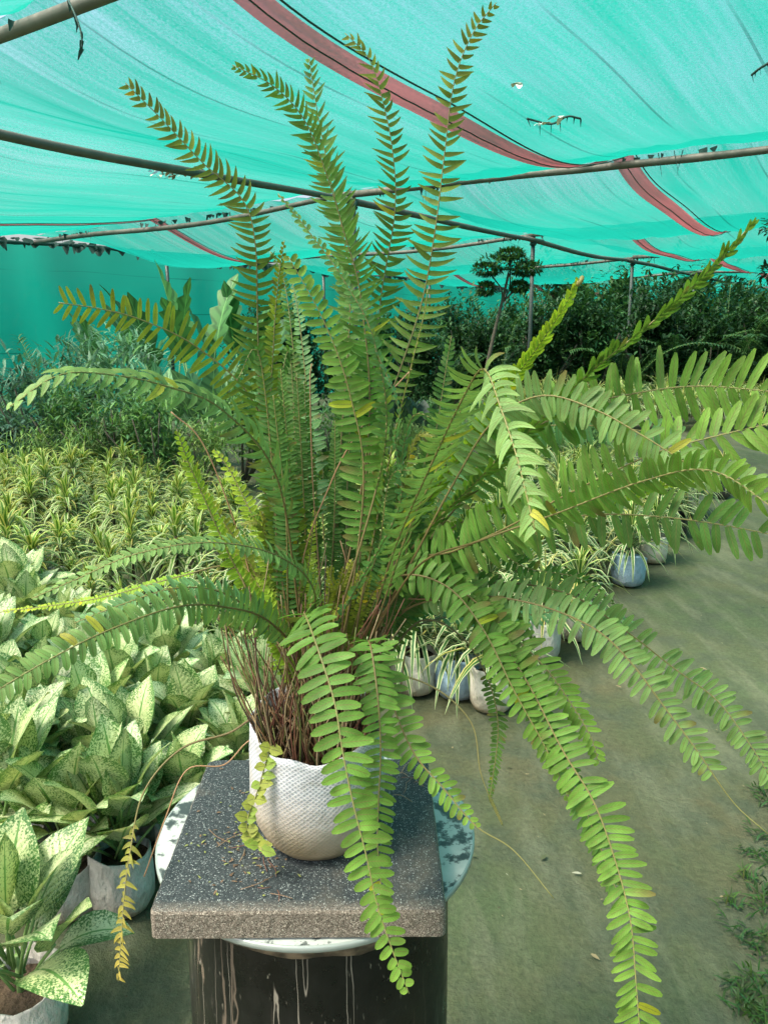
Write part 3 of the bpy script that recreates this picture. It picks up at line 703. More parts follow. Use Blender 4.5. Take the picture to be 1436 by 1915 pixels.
# tall lobed leaves against the net on the left
for px, D, s, lab in ((235,9.6,.80,'tall lobed leaf plant, leftmost against the teal net wall'), (325,9.2,.92,'tall lobed leaf plant beside the wall post'), (375,9.0,1.0,'tallest dark lobed leaf plant against the net wall'), (455,9.8,.92,'dark lobed leaf plant partly behind the upright fronds')):
    put('lobed_leaf_plant', BIG[int(px) % 2], ((px-718)/F*D, D, 0), s, lab, 'plant', 'tall lobed leaf plants by the net wall', ('leaves','stalks'))
for px, D, s, me, nm, lab, cat in (
    (20,8.6,1.15,PLM[0],'feathery_palm','bluish feathery palm at the left edge below the net wall','palm'),
    (105,8.3,1.1,PLM[1],'feathery_palm','bluish green palm second from the left edge','palm'),
    (170,9.2,1.0,SHB[0],'leafy_shrub','blue green shrub between the palm and the lobed leaves','shrub'),
    (60,7.0,.95,SHB[1],'leafy_shrub','blue green shrub in front of the left palms','shrub'),
    (0,6.9,.8,BGD[0],'dark_leaf_plant','dark broad leaved plant low at the left edge','plant'),
    (250,8.0,1.1,SHB[0],'leafy_shrub','blue green shrub under the lobed leaves','shrub'),
    (310,7.6,1.15,BGM[0],'broad_leaf_plant','pale green broad leaf plant below the lobed leaves','plant'),
    (395,7.4,1.2,BGM[1],'broad_leaf_plant','pale green broad leaf plant left of the upright fronds','plant'),
    (480,7.9,1.1,BGM[0],'broad_leaf_plant','pale broad leaf plant seen between the upright fronds','plant'),
    (130,6.7,1.05,SHM[0],'bushy_plant','mid green bushy plant behind the striped bed on the left','shrub'),
    (215,6.5,1.0,SHM[1],'bushy_plant','mid green bushy plant left of the arching frond','shrub'),
    (60,6.2,.8,SHL[0],'wispy_plant','light green wispy plant at the far left of the bed','shrub'),
    (160,6.15,.9,SHL[1],'wispy_plant','light green wispy plant behind the striped rosettes','shrub'),
    (290,6.3,1.0,SHM[2],'bushy_plant','bushy plant under the leftward arching frond','shrub'),
    (370,6.3,.9,SHL[0],'wispy_plant','wispy plant just behind the striped bed, left of the fern','shrub'),
    (450,6.6,1.0,SHM[0],'bushy_plant','bushy plant directly behind the left fronds','shrub'),
    (540,6.9,.85,SHM[1],'bushy_plant','bushy plant directly behind the fern centre','shrub'),
    (620,7.2,.8,SHM[2],'bushy_plant','bushy plant behind the thickest fronds','shrub'),
    (740,8.4,1.1,BGD[0],'dark_leaf_plant','dark glossy leaved plant just right of the fern centre','plant'),
    (790,8.2,1.05,BGD[1],'dark_leaf_plant','dark glossy leaved plant with one yellow leaf beside it','plant'),
    (690,8.6,1.1,BGD[1],'dark_leaf_plant','dark glossy leaved plant behind the fern stems','plant')):
    put(nm, me, ((px-718)/F*D, D, 0), s, lab, cat, None, ('leaves','stalks') if me in BGM+BGD else ('foliage','stems'))
# low leafy ground plants past the striped bed on the right
for i in range(46):
    D = rnd(7.2, 10.5); px = rnd(640, 1150); x = (px-718)/F*D
    if .8*x-.6*D > -2.0: continue
    put('low_fern', SHL[i % 2] if i % 3 else SHM[i % 3], (x, D, 0), rnd(.4,.6), 'low green plant in the far part of the bed', 'plant', 'low plants in the far bed')
# pale strip of spider plants far back on the right
for i in range(90):
    D = 10.8+2.8*(i//22)/3+rnd(-.3,.3); px = 930+(i % 22)*26+rnd(-8,8); x = (px-718)/F*D
    put_rosette('r', V((x, D, 0)), rnd(1.25,1.6), 'pale spider plant in the long strip in front of the dark greenery', 'spider plants in the far strip', name='spider_plant')
# round headed little tree and one at the right edge
def crown_mesh(seed, blobs, n, L, cols):
    rr = random.Random(seed); mb = MB()
    for i in range(n):
        c0, rad = rr.choice(blobs); d = ball_dir(rr, -85, 85); q = rr.uniform(.35,1)**.5; p = c0+V((d.x*rad[0], d.y*rad[0], d.z*rad[1]))*q
        br = rr.uniform(.6,1.4); c = rr.choice(cols)
        leaf(mb, p, (d+ball_dir(rr,-60,60)*.8), V((0,0,1)) if abs(d.z)<.8 else V((1,0,0)), L*rr.uniform(.7,1.3), L*.45, [.2,1,.8,.05], droop=.5, fold=.2, c=tuple(x*br for x in c))
    return mb
D = 10.8; tx = (905-718)/F*D
root = empty('topiary_tree', (tx, D, 0), label='small round headed tree with a bare leaning trunk before the teal net', cat='tree')
T0 = [V((0,0,0)), V((.0,0,.7)), V((.09,0,1.25)), V((.20,0,1.75)), V((.27,0,2.1))]
mb = MB(); tube(mb, catmull(T0, 5), lambda s: .035*(1-.55*s), 8)
for e in ((-.1,.05,2.25),(.55,-.05,2.2),(.3,.15,2.4),(.0,-.1,1.95),(.5,.1,1.9)): tube(mb, [V((.2,0,1.72)), V((.22+e[0]*.3,e[1]*.5,1.9)), V(e)], .010, 5)
mb.build('trunk', M_bark, root)
bl_ = [(V((.22,0,2.24)), (.40,.09)), (V((-.02,0,2.15)), (.20,.07)), (V((.50,0,2.16)), (.22,.08)), (V((.28,0,2.34)), (.20,.06)), (V((-.02,0,1.9)), (.12,.07)), (V((.42,0,1.93)), (.12,.05))]
crown_mesh(5, bl_, 3000, .065, [(.03,.09,.03),(.05,.13,.03),(.02,.06,.025)]).build('crown', M_plain, root)
D = 8.2; tx = (1442-718)/F*D
root = empty('edge_tree', (tx, D, 0), label='dark leafed tree cut off by the right edge, two clumps of leaves', cat='tree')
mb = MB(); tube(mb, catmull([V((.1,0,0)), V((.12,0,1)), V((.05,0,1.9)), V((0,0,2.3))], 5), lambda s: .04*(1-.6*s), 8); tube(mb, [V((.05,0,1.75)), V((-.1,0,1.85)), V((-.2,0,1.95))], .01, 5); mb.build('trunk', M_bark, root)
crown_mesh(6, [(V((-.05,0,2.38)), (.26,.15)), (V((.1,0,2.2)), (.2,.12)), (V((-.08,0,1.93)), (.2,.10))], 1300, .07, [(.015,.05,.025),(.02,.065,.03)]).build('crown', M_plain, root)

# ------------------------------------------------------------ pedestal table
TX, TY, TH = -.083, .850, .700
root = empty('pedestal_table', (TX, TY, 0), label='round glass topped table on a black marble drum, under the paving slab', cat='table')
mb = MB(); n = 72; prof = [(.175,0),(.176,.012),(.170,.03),(.167,.3),(.165,.55),(.163,.66),(.158,.672)]
rings = [[mb.vert((math.cos(6.28318*i/n)*r, math.sin(6.28318*i/n)*r, z), (i/n, z)) for i in range(n)] for r, z in prof]
for a, b in zip(rings, rings[1:]):
    for i in range(n): mb.face((a[i], a[(i+1)%n], b[(i+1)%n], b[i]))
mb.face(rings[-1]); mb.build('drum', M_marble, root)
mb = MB(); rings = [[mb.vert((math.cos(6.28318*i/n)*r, math.sin(6.28318*i/n)*r, z)) for i in range(n)] for r, z in ((.10,.6725),(.10,.6915))]
for i in range(n): mb.face((rings[0][i], rings[0][(i+1)%n], rings[1][(i+1)%n], rings[1][i]))
mb.build('mounting_ring', M_steel, root)
mb = MB(); rings = [[mb.vert((math.cos(6.28318*i/n)*r, math.sin(6.28318*i/n)*r, z+.006*noise.noise(V((math.cos(6.28318*i/n)*4, math.sin(6.28318*i/n)*4, z*20))))) for i in range(n)] for r, z in ((.1645,.657),(.170,.662),(.173,.676),(.170,.686),(.1,.688))]
for a, b in zip(rings, rings[1:]):
    for i in range(n): mb.face((a[i], a[(i+1)%n], b[(i+1)%n], b[i]))
mb.build('collar', M_collar, root)
mb = MB(); rings = [[mb.vert((math.cos(6.28318*i/n)*r, math.sin(6.28318*i/n)*r, z)) for i in range(n)] for r, z in ((.1,.6920),(.1936,.6920),(.1952,.6932),(.1952,.6982),(.1944,.6996),(.1925,.7000))]
for q, (a, b) in enumerate(zip(rings, rings[1:])):
    for i in range(n): mb.face((a[i], a[(i+1)%n], b[(i+1)%n], b[i]), 1 if 1 <= q <= 4 else 0)
mb.face(rings[-1]); tt = mb.build('glass_top', [M_glass, M_rim], root)

# ------------------------------------------------------------ paving slab
SX, SY, SZ = -.088, .807, .7012
SW, SD, ST = .300, .286, .034
mb = MB(); 
def rbox(mb, w, d, h, r, seg=3, nn=30):
    # rounded box from rings: outline with rounded corners, chamfered top, slightly eroded faces
    def outline(inset):
        pts = []; rr_ = r
        for cx, cy, a0 in ((w/2,d/2,0),(-w/2,d/2,90),(-w/2,-d/2,180),(w/2,-d/2,270)):
            for k in range(seg+1):
                a = R(a0+90*k/seg); pts.append(V((cx-math.copysign(rr_,cx)+math.cos(a)*(rr_-inset), cy-math.copysign(rr_,cy)+math.sin(a)*(rr_-inset), 0)))
        out = []
        for p, q in zip(pts, pts[1:]+pts[:1]):
            L = (q-p).length; m = max(1, int(L/.008))
            for k in range(m): out.append(p.lerp(q, k/m))
        return out
    rings = []
    L0 = outline(0); N_ = len(L0)
    for inset, z in ((.002,0),(0,.002),(0,.012),(0,.024),(0,h-.004),(.0014,h-.0012),(.004,h)):
        rings.append([])
        for p in L0:
            c = V((p.x*(1-inset/(w/2)), p.y*(1-inset/(d/2)), z))
            e = .0011*noise.noise(V((p.x*90, p.y*90, z*90)))+(.0035*max(0, noise.noise(V((p.x*45, p.y*45, 7)))-.15) if z > h-.006 or z < .003 else 0)
            c.x -= math.copysign(e, p.x)*(abs(p.x) > w/2-r); c.y -= math.copysign(e, p.y)*(abs(p.y) > d/2-r)
            if z < .001: c.z += .0015*abs(noise.noise(V((p.x*80,p.y*80,2))))
            rings[-1].append(mb.vert(c))
    for a, b in zip(rings, rings[1:]):
        for i in range(N_): mb.face((a[i], a[(i+1)%N_], b[(i+1)%N_], b[i]))
    mb.face(rings[-1]); mb.face(rings[0][::-1])
rbox(mb, SW, SD, ST, .007)
mb.build('paving_slab', M_slab, label='square dark speckled paving slab with a dusty beige edge, under the fern bag', cat='paving slab', smooth=False).location = (SX, SY, SZ)
bpy.data.objects['paving_slab'].rotation_euler = (0,0,R(.6))
STOP = SZ+ST

# ------------------------------------------------------------ the fern
PX, PY, PZ = -.076, .782, STOP+.001
fern = empty('potted_fern', (PX, PY, PZ), label='large sword fern with arching fronds in a white woven bag on the slab', cat='potted plant')
mb = MB(); n = 64; hb = .148
prof = [(0,0),(.5,0),(.68,.02),(.82,.10),(.95,.24),(1.03,.42),(1.02,.6),(.99,.8),(.98,.93),(.985,1.0),(.965,.995),(.94,.80),(.90,.6)]
rings = []
for k, (pr, pz) in enumerate(prof):
    ring = []
    for i in range(n):
        th = 2*math.pi*i/n; c, s = math.cos(th), math.sin(th)
        w = 1+.025*math.sin(3*th+1)*pz+.02*math.sin(7*th+pz*4)*pz+.03*noise.noise(V((c*1.5, s*1.5, pz*3)))
        top = 1+(-.03*c+.10*s*.4-.07*math.exp(-((th-4.6)**2)*2)+.05*noise.noise(V((c*2,s*2,8))))*pz**2
        ring.append(mb.vert((c*.074*pr*w-.006*(1-pz)*0, s*.070*pr*w, pz*hb*top), (i/n, min(1, pz))))
    rings.append(ring)
for a, b in zip(rings, rings[1:]):
    for i in range(n): mb.face((a[i], a[(i+1)%n], b[(i+1)%n], b[i]))
potb = mb.build('woven_bag', M_woven, fern)
mb = soil_mesh(.068, .108, 9); mb.build('soil', M_soil, potb)
# frond builder. points: photo px, py and depth; everything is stored relative to the fern's base
BASE = V((PX, PY, PZ))
pal = {'mid':((.065,.155,.04),(.085,.19,.045)), 'yel':((.13,.22,.035),(.24,.28,.035)), 'pale':((.12,.23,.085),(.15,.265,.095)), 'dark':((.04,.125,.03),(.06,.16,.035)),
       'lime':((.20,.36,.04),(.33,.44,.05)), 'gold':((.25,.30,.05),(.42,.36,.07)), 'dry':((.17,.19,.045),(.34,.28,.07)), 'blue':((.09,.22,.11),(.12,.26,.12)), 'fresh':((.085,.20,.04),(.13,.245,.045)), 'warm':((.075,.155,.03),(.18,.20,.035))}
def pin_len(s, tail): return min(1, .55+s*3)*max(.05, (1-s)**tail if s > .0 else 1)
def frond(pts, pl, pw, s0, col, roll=0, roll1=None, gap=None, sweep=12, droop=.35, tail=.55, jit=1.0, bare=1.0, root=None, end=None, soft=.6, tipcurl=False, stalkc=None, fold=.25, sick=False):
    """pl, pw: leaflet length and width in metres; s0: where leaflets start along the frond"""
    rr = random.Random(int(abs(pts[-1][0])*7+abs(pts[-1][1])*13))
    if root is None:
        a = rr.uniform(0, 6.28); q = rr.uniform(0, .045); root = V((PX+math.cos(a)*q*1.1, PY+math.sin(a)*q, PZ+.105))
    W = [root]+[at(*p) for p in pts]
    W.insert(1, W[0]+(W[1]-W[0])*.25+V((0,0,.03)))
    cv = catmull(W, 22); acc = [0]
    for a, b in zip(cv, cv[1:]): acc.append(acc[-1]+(b-a).length)
    tot = acc[-1]
    def sample(d):
        lo, hi = 0, len(acc)-1
        while hi-lo > 1:
            m_ = (lo+hi)//2
            if acc[m_] <= d: lo = m_
            else: hi = m_
        t = (d-acc[lo])/max(1e-9, acc[hi]-acc[lo]); return cv[lo].lerp(cv[hi], t), (cv[hi]-cv[lo]).normalized()
    c0, c1 = pal[col]; roll1 = roll if roll1 is None else roll1
    mb = MB(); pw *= .88; gap = (gap*.90 if gap else pw*1.15); d = s0*tot; side = 1; lend = bare*tot
    toc = (V((0,0,H))-cv[len(cv)//2]).normalized()
    while d < lend-.002:
        P, T = sample(d); s = (d-s0*tot)/(lend-s0*tot); 
        Vw = (V((0,0,H))-P).normalized(); N = (Vw-T*Vw.dot(T))
        if N.length < .15: N = V((0,0,1))-T*T.z
        N.normalize(); ang = R(roll+(roll1-roll)*s); N = N*math.cos(ang)+T.cross(N)*math.sin(ang)
        S = T.cross(N)*side; sw = R(sweep+28*s**3+rr.gauss(0,7)*jit)
        if rr.random() > .035*jit:
            D_ = (S*math.cos(sw)+T*math.sin(sw)+N*rr.uniform(-.28,.28)*jit).normalized(); Nr = rr.uniform(-.45,.45)*jit
            L = pl*pin_len(s, tail)*rr.uniform(.80,1.10); w = pw*(.55+.45*pin_len(s, tail))*rr.uniform(.9,1.1)
            m1 = s**1.5; br = rr.uniform(.82,1.18)
            c = [(c0[k]*(1-m1)+c1[k]*m1)*br*(1.16,1.12,1.0)[k] for k in range(3)]
            if rr.random() < .009*jit and col != 'dry': c = [c[0]*2.0+.04, c[1]*1.25+.02, c[2]*.6]
            ct = tuple(x*y for x, y in zip(c, (1.12,1.08,.95)))
            if rr.random() < .03: ct = (.16,.13,.04)
            Nn = (N+T*Nr).normalized()
            leaf(mb, P-T*.0+S*.0006-BASE, D_, N, L, w, ([.9,1,.84,.66,.42,.06] if sick else [.72,.97,1,.97,.80,.30]), g=(-N*soft+V((0,0,-1))*(1-soft)+T*(1.3 if sick else .35)), droop=droop*rr.uniform(.4,1.6)*(1.5 if sick else 1), fold=fold, c=tuple(c), c2=ct)
        d += gap*.5*(.75+.25*pin_len(s, tail))*rr.uniform(.85,1.15); side = -side
    fo = mb.build('frond', M_fern, fern)
    ms = MB(); sc = stalkc or ((.035,.016,.010) if col in ('dark','mid','blue','warm') else (.085,.040,.018))
    pts2 = [sample(tot*k/70)[0]-BASE for k in range(71)]
    if tipcurl:
        T = (pts2[-1]-pts2[-3]).normalized(); Nn = perp(T); pc = pts2[-1]
        for k in range(10):
            T = (T*math.cos(.6)+Nn*math.sin(.6)).normalized(); Nn = (Nn-T*Nn.dot(T)).normalized(); pc = pc+T*.0028*(1-k*.06); pts2.append(pc)
    tube(ms, pts2, lambda s: (.0017*(1-.72*s) if not (tipcurl and s > .9) else .0022), 6, lambda s: tuple(sc[k]*(1-s)**1+(.20,.19,.06)[k]*s for k in range(3)))
    ms.build('stalk', M_stalk, fo); return fo
PXM = 1/F
def fr(pts, plpx, col='mid', s0=.35, wr=.30, **k):
    if wr < .24 and 'sick' not in k: k['sick'] = True; wr *= 1.05; k['gap'] = k.get('gap', .0125)*.80
    zz = sum(p[2] for p in pts[-3:])/3; pl = plpx*zz*PXM*.98; pw = pl*wr
    return frond(pts, pl, pw, s0, col, **k)
# upright fronds
fr([(520,1100,.86),(490,850,.84),(482,600,.82),(478,460,.80),(455,375,.79),(380,305,.77),(305,225,.75),(235,155,.73)], 64, 'warm', .44, .19, sweep=8, tail=.28, roll=30, roll1=5, gap=.0115)
fr([(640,1100,.84),(690,800,.82),(675,560,.80),(645,440,.78),(612,330,.76),(570,225,.74),(510,160,.72),(435,122,.71)], 74, 'fresh', .47, .155, sweep=18, tail=.42, roll=20, roll1=-10, gap=.0095)
fr([(620,1100,.90),(640,800,.90),(655,560,.89),(640,430,.88),(615,320,.87),(592,200,.86),(578,108,.85)], 64, 'mid', .50, .18, roll=-25, sweep=14, tail=.35, gap=.012)
fr([(660,1100,.92),(690,800,.93),(712,560,.93),(738,400,.92),(735,290,.91),(716,190,.90),(690,110,.89),(645,62,.88)], 60, 'warm', .50, .19, roll=25, roll1=35, sweep=12, tail=.3, gap=.0135)
fr([(665,1100,.88),(690,850,.87),(745,700,.86),(790,560,.85),(815,420,.83),(832,280,.82),(850,150,.80),(885,60,.79),(928,5,.78)], 68, 'warm', .50, .19, roll=-12, roll1=12, sweep=6, tail=.38, gap=.0135)
fr([(650,1100,.80),(720,830,.78),(700,640,.76),(640,520,.75),(575,430,.74),(520,362,.73)], 42, 'pale', .5, .34, roll=66, roll1=50, tail=.5)
fr([(530,1100,.84),(505,850,.82),(512,640,.80),(520,530,.79),(532,450,.78)], 34, 'yel', .42, .30, roll=35, tail=.4)
fr([(560,1100,.92),(560,850,.94),(548,650,.95),(530,520,.96),(505,470,.96)], 32, 'mid', .45, .28, roll=15)
fr([(560,1150,.88),(525,900,.86),(470,745,.83),(370,650,.80),(270,600,.77),(190,578,.75),(110,566,.73)], 60, 'yel', .50, .19, roll=-18, roll1=-5, sweep=4, tail=.16, droop=-.25, gap=.0100, sick=False)
fr([(560,1150,.84),(520,900,.76),(420,770,.68),(310,722,.62),(200,700,.57),(110,702,.53),(20,760,.50)], 92, 'pale', .44, .26, roll=40, roll1=50, sweep=25, tail=.35, droop=1.1, soft=.3, gap=.015, sick=True)
fr([(520,1200,.84),(440,1060,.82),(390,950,.81),(355,870,.80),(330,803,.79)], 34, 'lime', .25, .36, roll=40, tail=.35)
fr([(650,1150,.82),(680,900,.80),(655,740,.79),(610,610,.78),(540,480,.77)], 50, 'fresh', .44, .34, roll=10, tail=.28, sweep=5)
fr([(640,1150,.80),(745,950,.78),(738,820,.77),(745,760,.76),(700,650,.76)], 30, 'blue', .35, .5, roll=72, tail=.4)
fr([(640,1100,.88),(650,900,.90),(655,740,.91),(648,600,.92),(640,500,.93)], 36, 'mid', .5, .3, roll=20)
fr([(600,1100,.88),(590,900,.90),(575,740,.91),(560,600,.92),(545,520,.93)], 34, 'blue', .5, .3, roll=-30)
fr([(680,1100,.82),(730,850,.80),(765,700,.78),(790,600,.77),(800,540,.76)], 30, 'yel', .45, .2, roll=70, sweep=30)
# left, low
fr([(590,1200,.82),(585,1100,.76),(520,1040,.70),(400,1015,.64),(260,1035,.60),(140,1085,.57),(60,1120,.55)], 44, 'pale', .30, .34, roll=62, roll1=48, tail=.35, sweep=15)
fr([(560,1230,.84),(500,1160,.78),(420,1135,.72),(330,1135,.66),(200,1180,.61),(90,1235,.58),(-20,1300,.56)], 56, 'pale', .32, .34, roll=14, roll1=2, tail=.22, sweep=2, droop=.5)
fr([(560,1250,.84),(500,1170,.80),(420,1110,.76),(330,1100,.72),(230,1130,.69),(140,1165,.67)], 38, 'blue', .4, .36, roll=35, tail=.3)
fr([(540,1250,.84),(470,1120,.82),(430,1060,.82),(330,1080,.80),(180,1120,.78),(0,1145,.76)], 14, 'lime', .6, .5, roll=50, tail=.3)
fr([(560,1250,.88),(520,1060,.88),(470,960,.89),(430,880,.9),(400,840,.9)], 36, 'lime', .3, .34, roll=30, tail=.4)
fr([(560,1250,.86),(500,1050,.86),(520,940,.86),(500,880,.87)], 34, 'lime', .3, .36, roll=10, tail=.4)
fr([(500,1330,.86),(430,1370,.85),(340,1400,.84),(270,1480,.82),(243,1600,.80),(232,1690,.79),(222,1835,.78)], 30, 'dry', .66, .36, roll=50, tail=.15, gap=.0075, sick=True, jit=2)
# front, hanging over the bag and slab
fr([(590,1230,.84),(570,1150,.79),(590,1200,.73),(625,1310,.70),(640,1400,.69),(660,1500,.685),(685,1600,.68),(705,1690,.675),(735,1780,.67),(765,1858,.665)], 74, 'fresh', .28, .34, roll=14, roll1=0, sweep=3, tail=.36, droop=.4, gap=.0122, stalkc=(.14,.14,.05))
fr([(680,1240,.82),(690,1200,.77),(705,1290,.74),(712,1400,.73),(708,1500,.725),(706,1580,.72),(712,1660,.715),(700,1740,.71)], 46, 'fresh', .30, .33, roll=-20, roll1=10, sweep=6, tail=.25)
fr([(680,1230,.84),(700,1215,.80),(735,1320,.77),(775,1410,.755),(830,1475,.745),(890,1545,.735),(960,1590,.73),(1035,1680,.72)], 56, 'fresh', .30, .32, roll=8, tail=.38, bare=.80, sweep=10)
fr([(660,1240,.86),(690,1110,.84),(760,1075,.80),(840,1100,.78),(905,1180,.76),(960,1290,.745),(1010,1380,.74),(1045,1450,.735),(1065,1500,.73)], 54, 'fresh', .38, .32, roll=-10, tail=.42, sweep=10)
fr([(680,1240,.88),(720,1110,.86),(790,1050,.82),(870,1110,.79),(950,1180,.77),(1020,1250,.76),(1070,1320,.755),(1105,1380,.75),(1120,1428,.75)], 56, 'fresh', .40, .28, roll=12, roll1=-5, tail=.35, sweep=14)
fr([(680,1240,.88),(740,1100,.84),(860,1110,.80),(970,1250,.76),(1050,1400,.73),(1110,1500,.71),(1150,1610,.695),(1178,1720,.68),(1188,1830,.67),(1198,1960,.66)], 56, 'fresh', .36, .30, roll=55, roll1=-28, tail=.05, sweep=4)
fr([(680,1240,.88),(740,1110,.86),(870,1130,.82),(985,1290,.78),(1050,1420,.76),(1100,1530,.745),(1135,1620,.74),(1165,1700,.73)], 40, 'mid', .45, .30, roll=-15, tail=.2)
fr([(690,1230,.88),(760,1140,.84),(880,1115,.80),(1000,1130,.77),(1110,1175,.75),(1180,1240,.735),(1240,1320,.725),(1300,1400,.715),(1370,1500,.71),(1436,1560,.70)], 54, 'pale', .38, .30, roll=-30, roll1=8, tail=.15, bare=.90, sweep=4, droop=.5)
fr([(690,1230,.90),(780,1120,.88),(920,1090,.85),(1060,1110,.82),(1170,1180,.80),(1260,1250,.785),(1340,1310,.775),(1400,1390,.765),(1450,1470,.76)], 46, 'pale', .5, .30, roll=30, roll1=-6, tail=.15, sweep=4, droop=.5)
fr([(700,1250,.88),(790,1160,.88),(880,1210,.87),(930,1340,.87),(915,1500,.87)], 26, 'mid', .7, .34, roll=30)
fr([(690,1260,.88),(800,1280,.86),(880,1350,.85),(900,1450,.84),(940,1545,.84)], 3, 'dry', .9, .3, stalkc=(.28,.22,.12))
fr([(700,1250,.92),(760,1180,.94),(860,1150,.97),(980,1150,1.0),(1100,1140,1.02),(1190,1170,1.03)], 36, 'blue', .45, .30, roll=-40, tail=.3)
# right, reaching out
fr([(690,1200,.88),(760,1060,.82),(850,1030,.78),(950,985,.74),(1040,935,.71),(1130,890,.68),(1230,845,.655),(1340,815,.635),(1470,785,.61)], 78, 'fresh', .36, .27, roll=6, roll1=-4, tail=.04, sweep=8, gap=.0108)
fr([(690,1200,.90),(770,1060,.86),(860,940,.82),(960,830,.78),(1070,765,.75),(1190,735,.72),(1310,722,.70),(1470,735,.67)], 82, 'fresh', .52, .22, roll=-8, roll1=6, tail=.04, sweep=4, gap=.0108, sick=False)
fr([(690,1200,.88),(780,1080,.84),(900,1010,.79),(1020,975,.755),(1120,962,.73),(1230,966,.71),(1340,980,.69),(1470,1005,.67)], 68, 'mid', .38, .29, roll=-4, roll1=8, tail=.04, sweep=5, gap=.0118)
fr([(690,1200,.86),(770,1050,.80),(850,900,.75),(920,790,.71),(1010,740,.68),(1110,765,.655),(1210,820,.635),(1310,880,.62),(1420,905,.60)], 58, 'pale', .52, .32, roll=10, roll1=-5, tail=.16, sweep=8)
fr([(690,1200,.90),(780,1050,.88),(860,920,.87),(940,820,.86),(1040,795,.85),(1150,800,.84),(1270,815,.83)], 50, 'blue', .52, .30, roll=5, tail=.2, sweep=0)
fr([(680,1200,.82),(740,1020,.72),(810,860,.64),(870,735,.58),(905,690,.54),(935,760,.51),(965,850,.49),(985,930,.48),(1002,1000,.475)], 98, 'pale', .42, .22, roll=72, roll1=12, tail=.22, sweep=12, gap=.0105)
fr([(690,1200,.82),(760,1000,.74),(830,850,.68),(860,770,.65),(885,715,.63)], 60, 'pale', .48, .26, roll=66, roll1=60, tail=.25, gap=.010)
fr([(690,1200,.88),(770,990,.82),(860,850,.78),(940,735,.75),(1000,655,.73),(1050,580,.715),(1080,525,.71)], 50, 'lime', .52, .36, roll=70, roll1=62, tail=.30, sweep=22, jit=.6, tipcurl=True, gap=.0055)
fr([(690,1200,.88),(760,1040,.82),(900,890,.77),(1010,785,.74),(1110,690,.71),(1210,610,.69),(1300,530,.67),(1360,470,.66),(1412,410,.65)], 56, 'fresh', .42, .36, roll=76, roll1=66, tail=.25, sweep=30, gap=.0065)
fr([(700,1200,.88),(800,1030,.84),(900,960,.82),(1040,940,.80),(1180,925,.79),(1250,905,.785),(1325,888,.78)], 26, 'lime', .55, .36, roll=45, tail=.3)
fr([(690,1200,.84),(780,1060,.78),(900,1010,.72),(1040,960,.68),(1200,900,.64),(1330,880,.60),(1460,960,.56)], 58, 'fresh', .66, .28, roll=35, tail=.1)
fr([(700,1200,.90),(800,1060,.92),(880,1000,.94),(980,1060,.94),(1080,1080,.94),(1150,1130,.94)], 34, 'dark', .5, .34, roll=25)
fr([(700,1210,.88),(800,1100,.86),(880,1080,.84),(960,1130,.83),(1000,1200,.82)], 40, 'mid', .45, .34, roll=15)
# crowded middle
rr = random.Random(21)
for i in range(12):
    tx_, ty_ = rr.uniform(370, 600), rr.uniform(840, 1060)
    fr([(560+rr.uniform(-30,20), 1230, .86), ((560+tx_)/2, (1200+ty_)/2, .86), (tx_, ty_, rr.uniform(.82,.92))], rr.uniform(22,34), rr.choice(['lime','yel']), .35, .34, roll=rr.uniform(-50,50), tail=.4)
for i in range(40):
    tx_, ty_ = rr.uniform(420, 900), rr.uniform(620, 1060)
    z1 = rr.uniform(.76,1.0); xm = 610+(tx_-600)*.45
    pts = [(xm+rr.uniform(-30,30), 1180+rr.uniform(-30,30), .9+(z1-.9)*.4), (xm+(tx_-xm)*.6, (1180+ty_)/2, .9+(z1-.9)*.7), (tx_, ty_, z1)]
    if rr.random() < .4: pts.append((tx_+(tx_-600)*.35, ty_+rr.uniform(-20,60), z1*.98))
    fr(pts, rr.uniform(22,38), rr.choice(['mid','dark','mid','blue','fresh','warm','dark']), rr.uniform(.40,.60), rr.uniform(.28,.36), roll=rr.uniform(-65,65), tail=.35, sweep=rr.uniform(5,20))
for i in range(10):
    tx_, ty_ = rr.uniform(600, 740), rr.uniform(1020, 1140)
    fr([(620+rr.uniform(-30,50), 1220, .86), (tx_, ty_, .82)], 22, 'yel', .35, .6, roll=rr.uniform(-40,40), tail=.3)
# dry stalks and roots standing in the bag
mb = MB()
for i in range(290):
    a = rr.uniform(0,6.28); q = .060*rr.random()**.6; b = V((math.cos(a)*q, math.sin(a)*q, .104))
    L = rr.uniform(.05,.26)*(1-.4*rr.random()); d = (V((math.cos(a)*rr.uniform(-.1,.2)+.05, math.sin(a)*rr.uniform(-.1,.2), 1))+ball_dir(rr,-10,30)*rr.choice([.1,.25,.45,.7])).normalized()
    e = b+d*L; hr = math.hypot(e.x, e.y)
    if hr > .10: e.x *= .10/hr; e.y *= .10/hr
    m_ = b.lerp(e,.5)+ball_dir(rr,-30,30)*L*.10
    c = rr.choice([(.13,.05,.03),(.20,.12,.06),(.30,.22,.13),(.05,.025,.018),(.10,.035,.022),(.26,.20,.10),(.12,.14,.04)])
    tube(mb, catmull([b, m_, e], 5), lambda s: .0012*(1-.55*s), 5, c)
mb.build('dried_stalks', M_stalk, fern, kind='stuff')
mb = MB()                                  # long thin runners
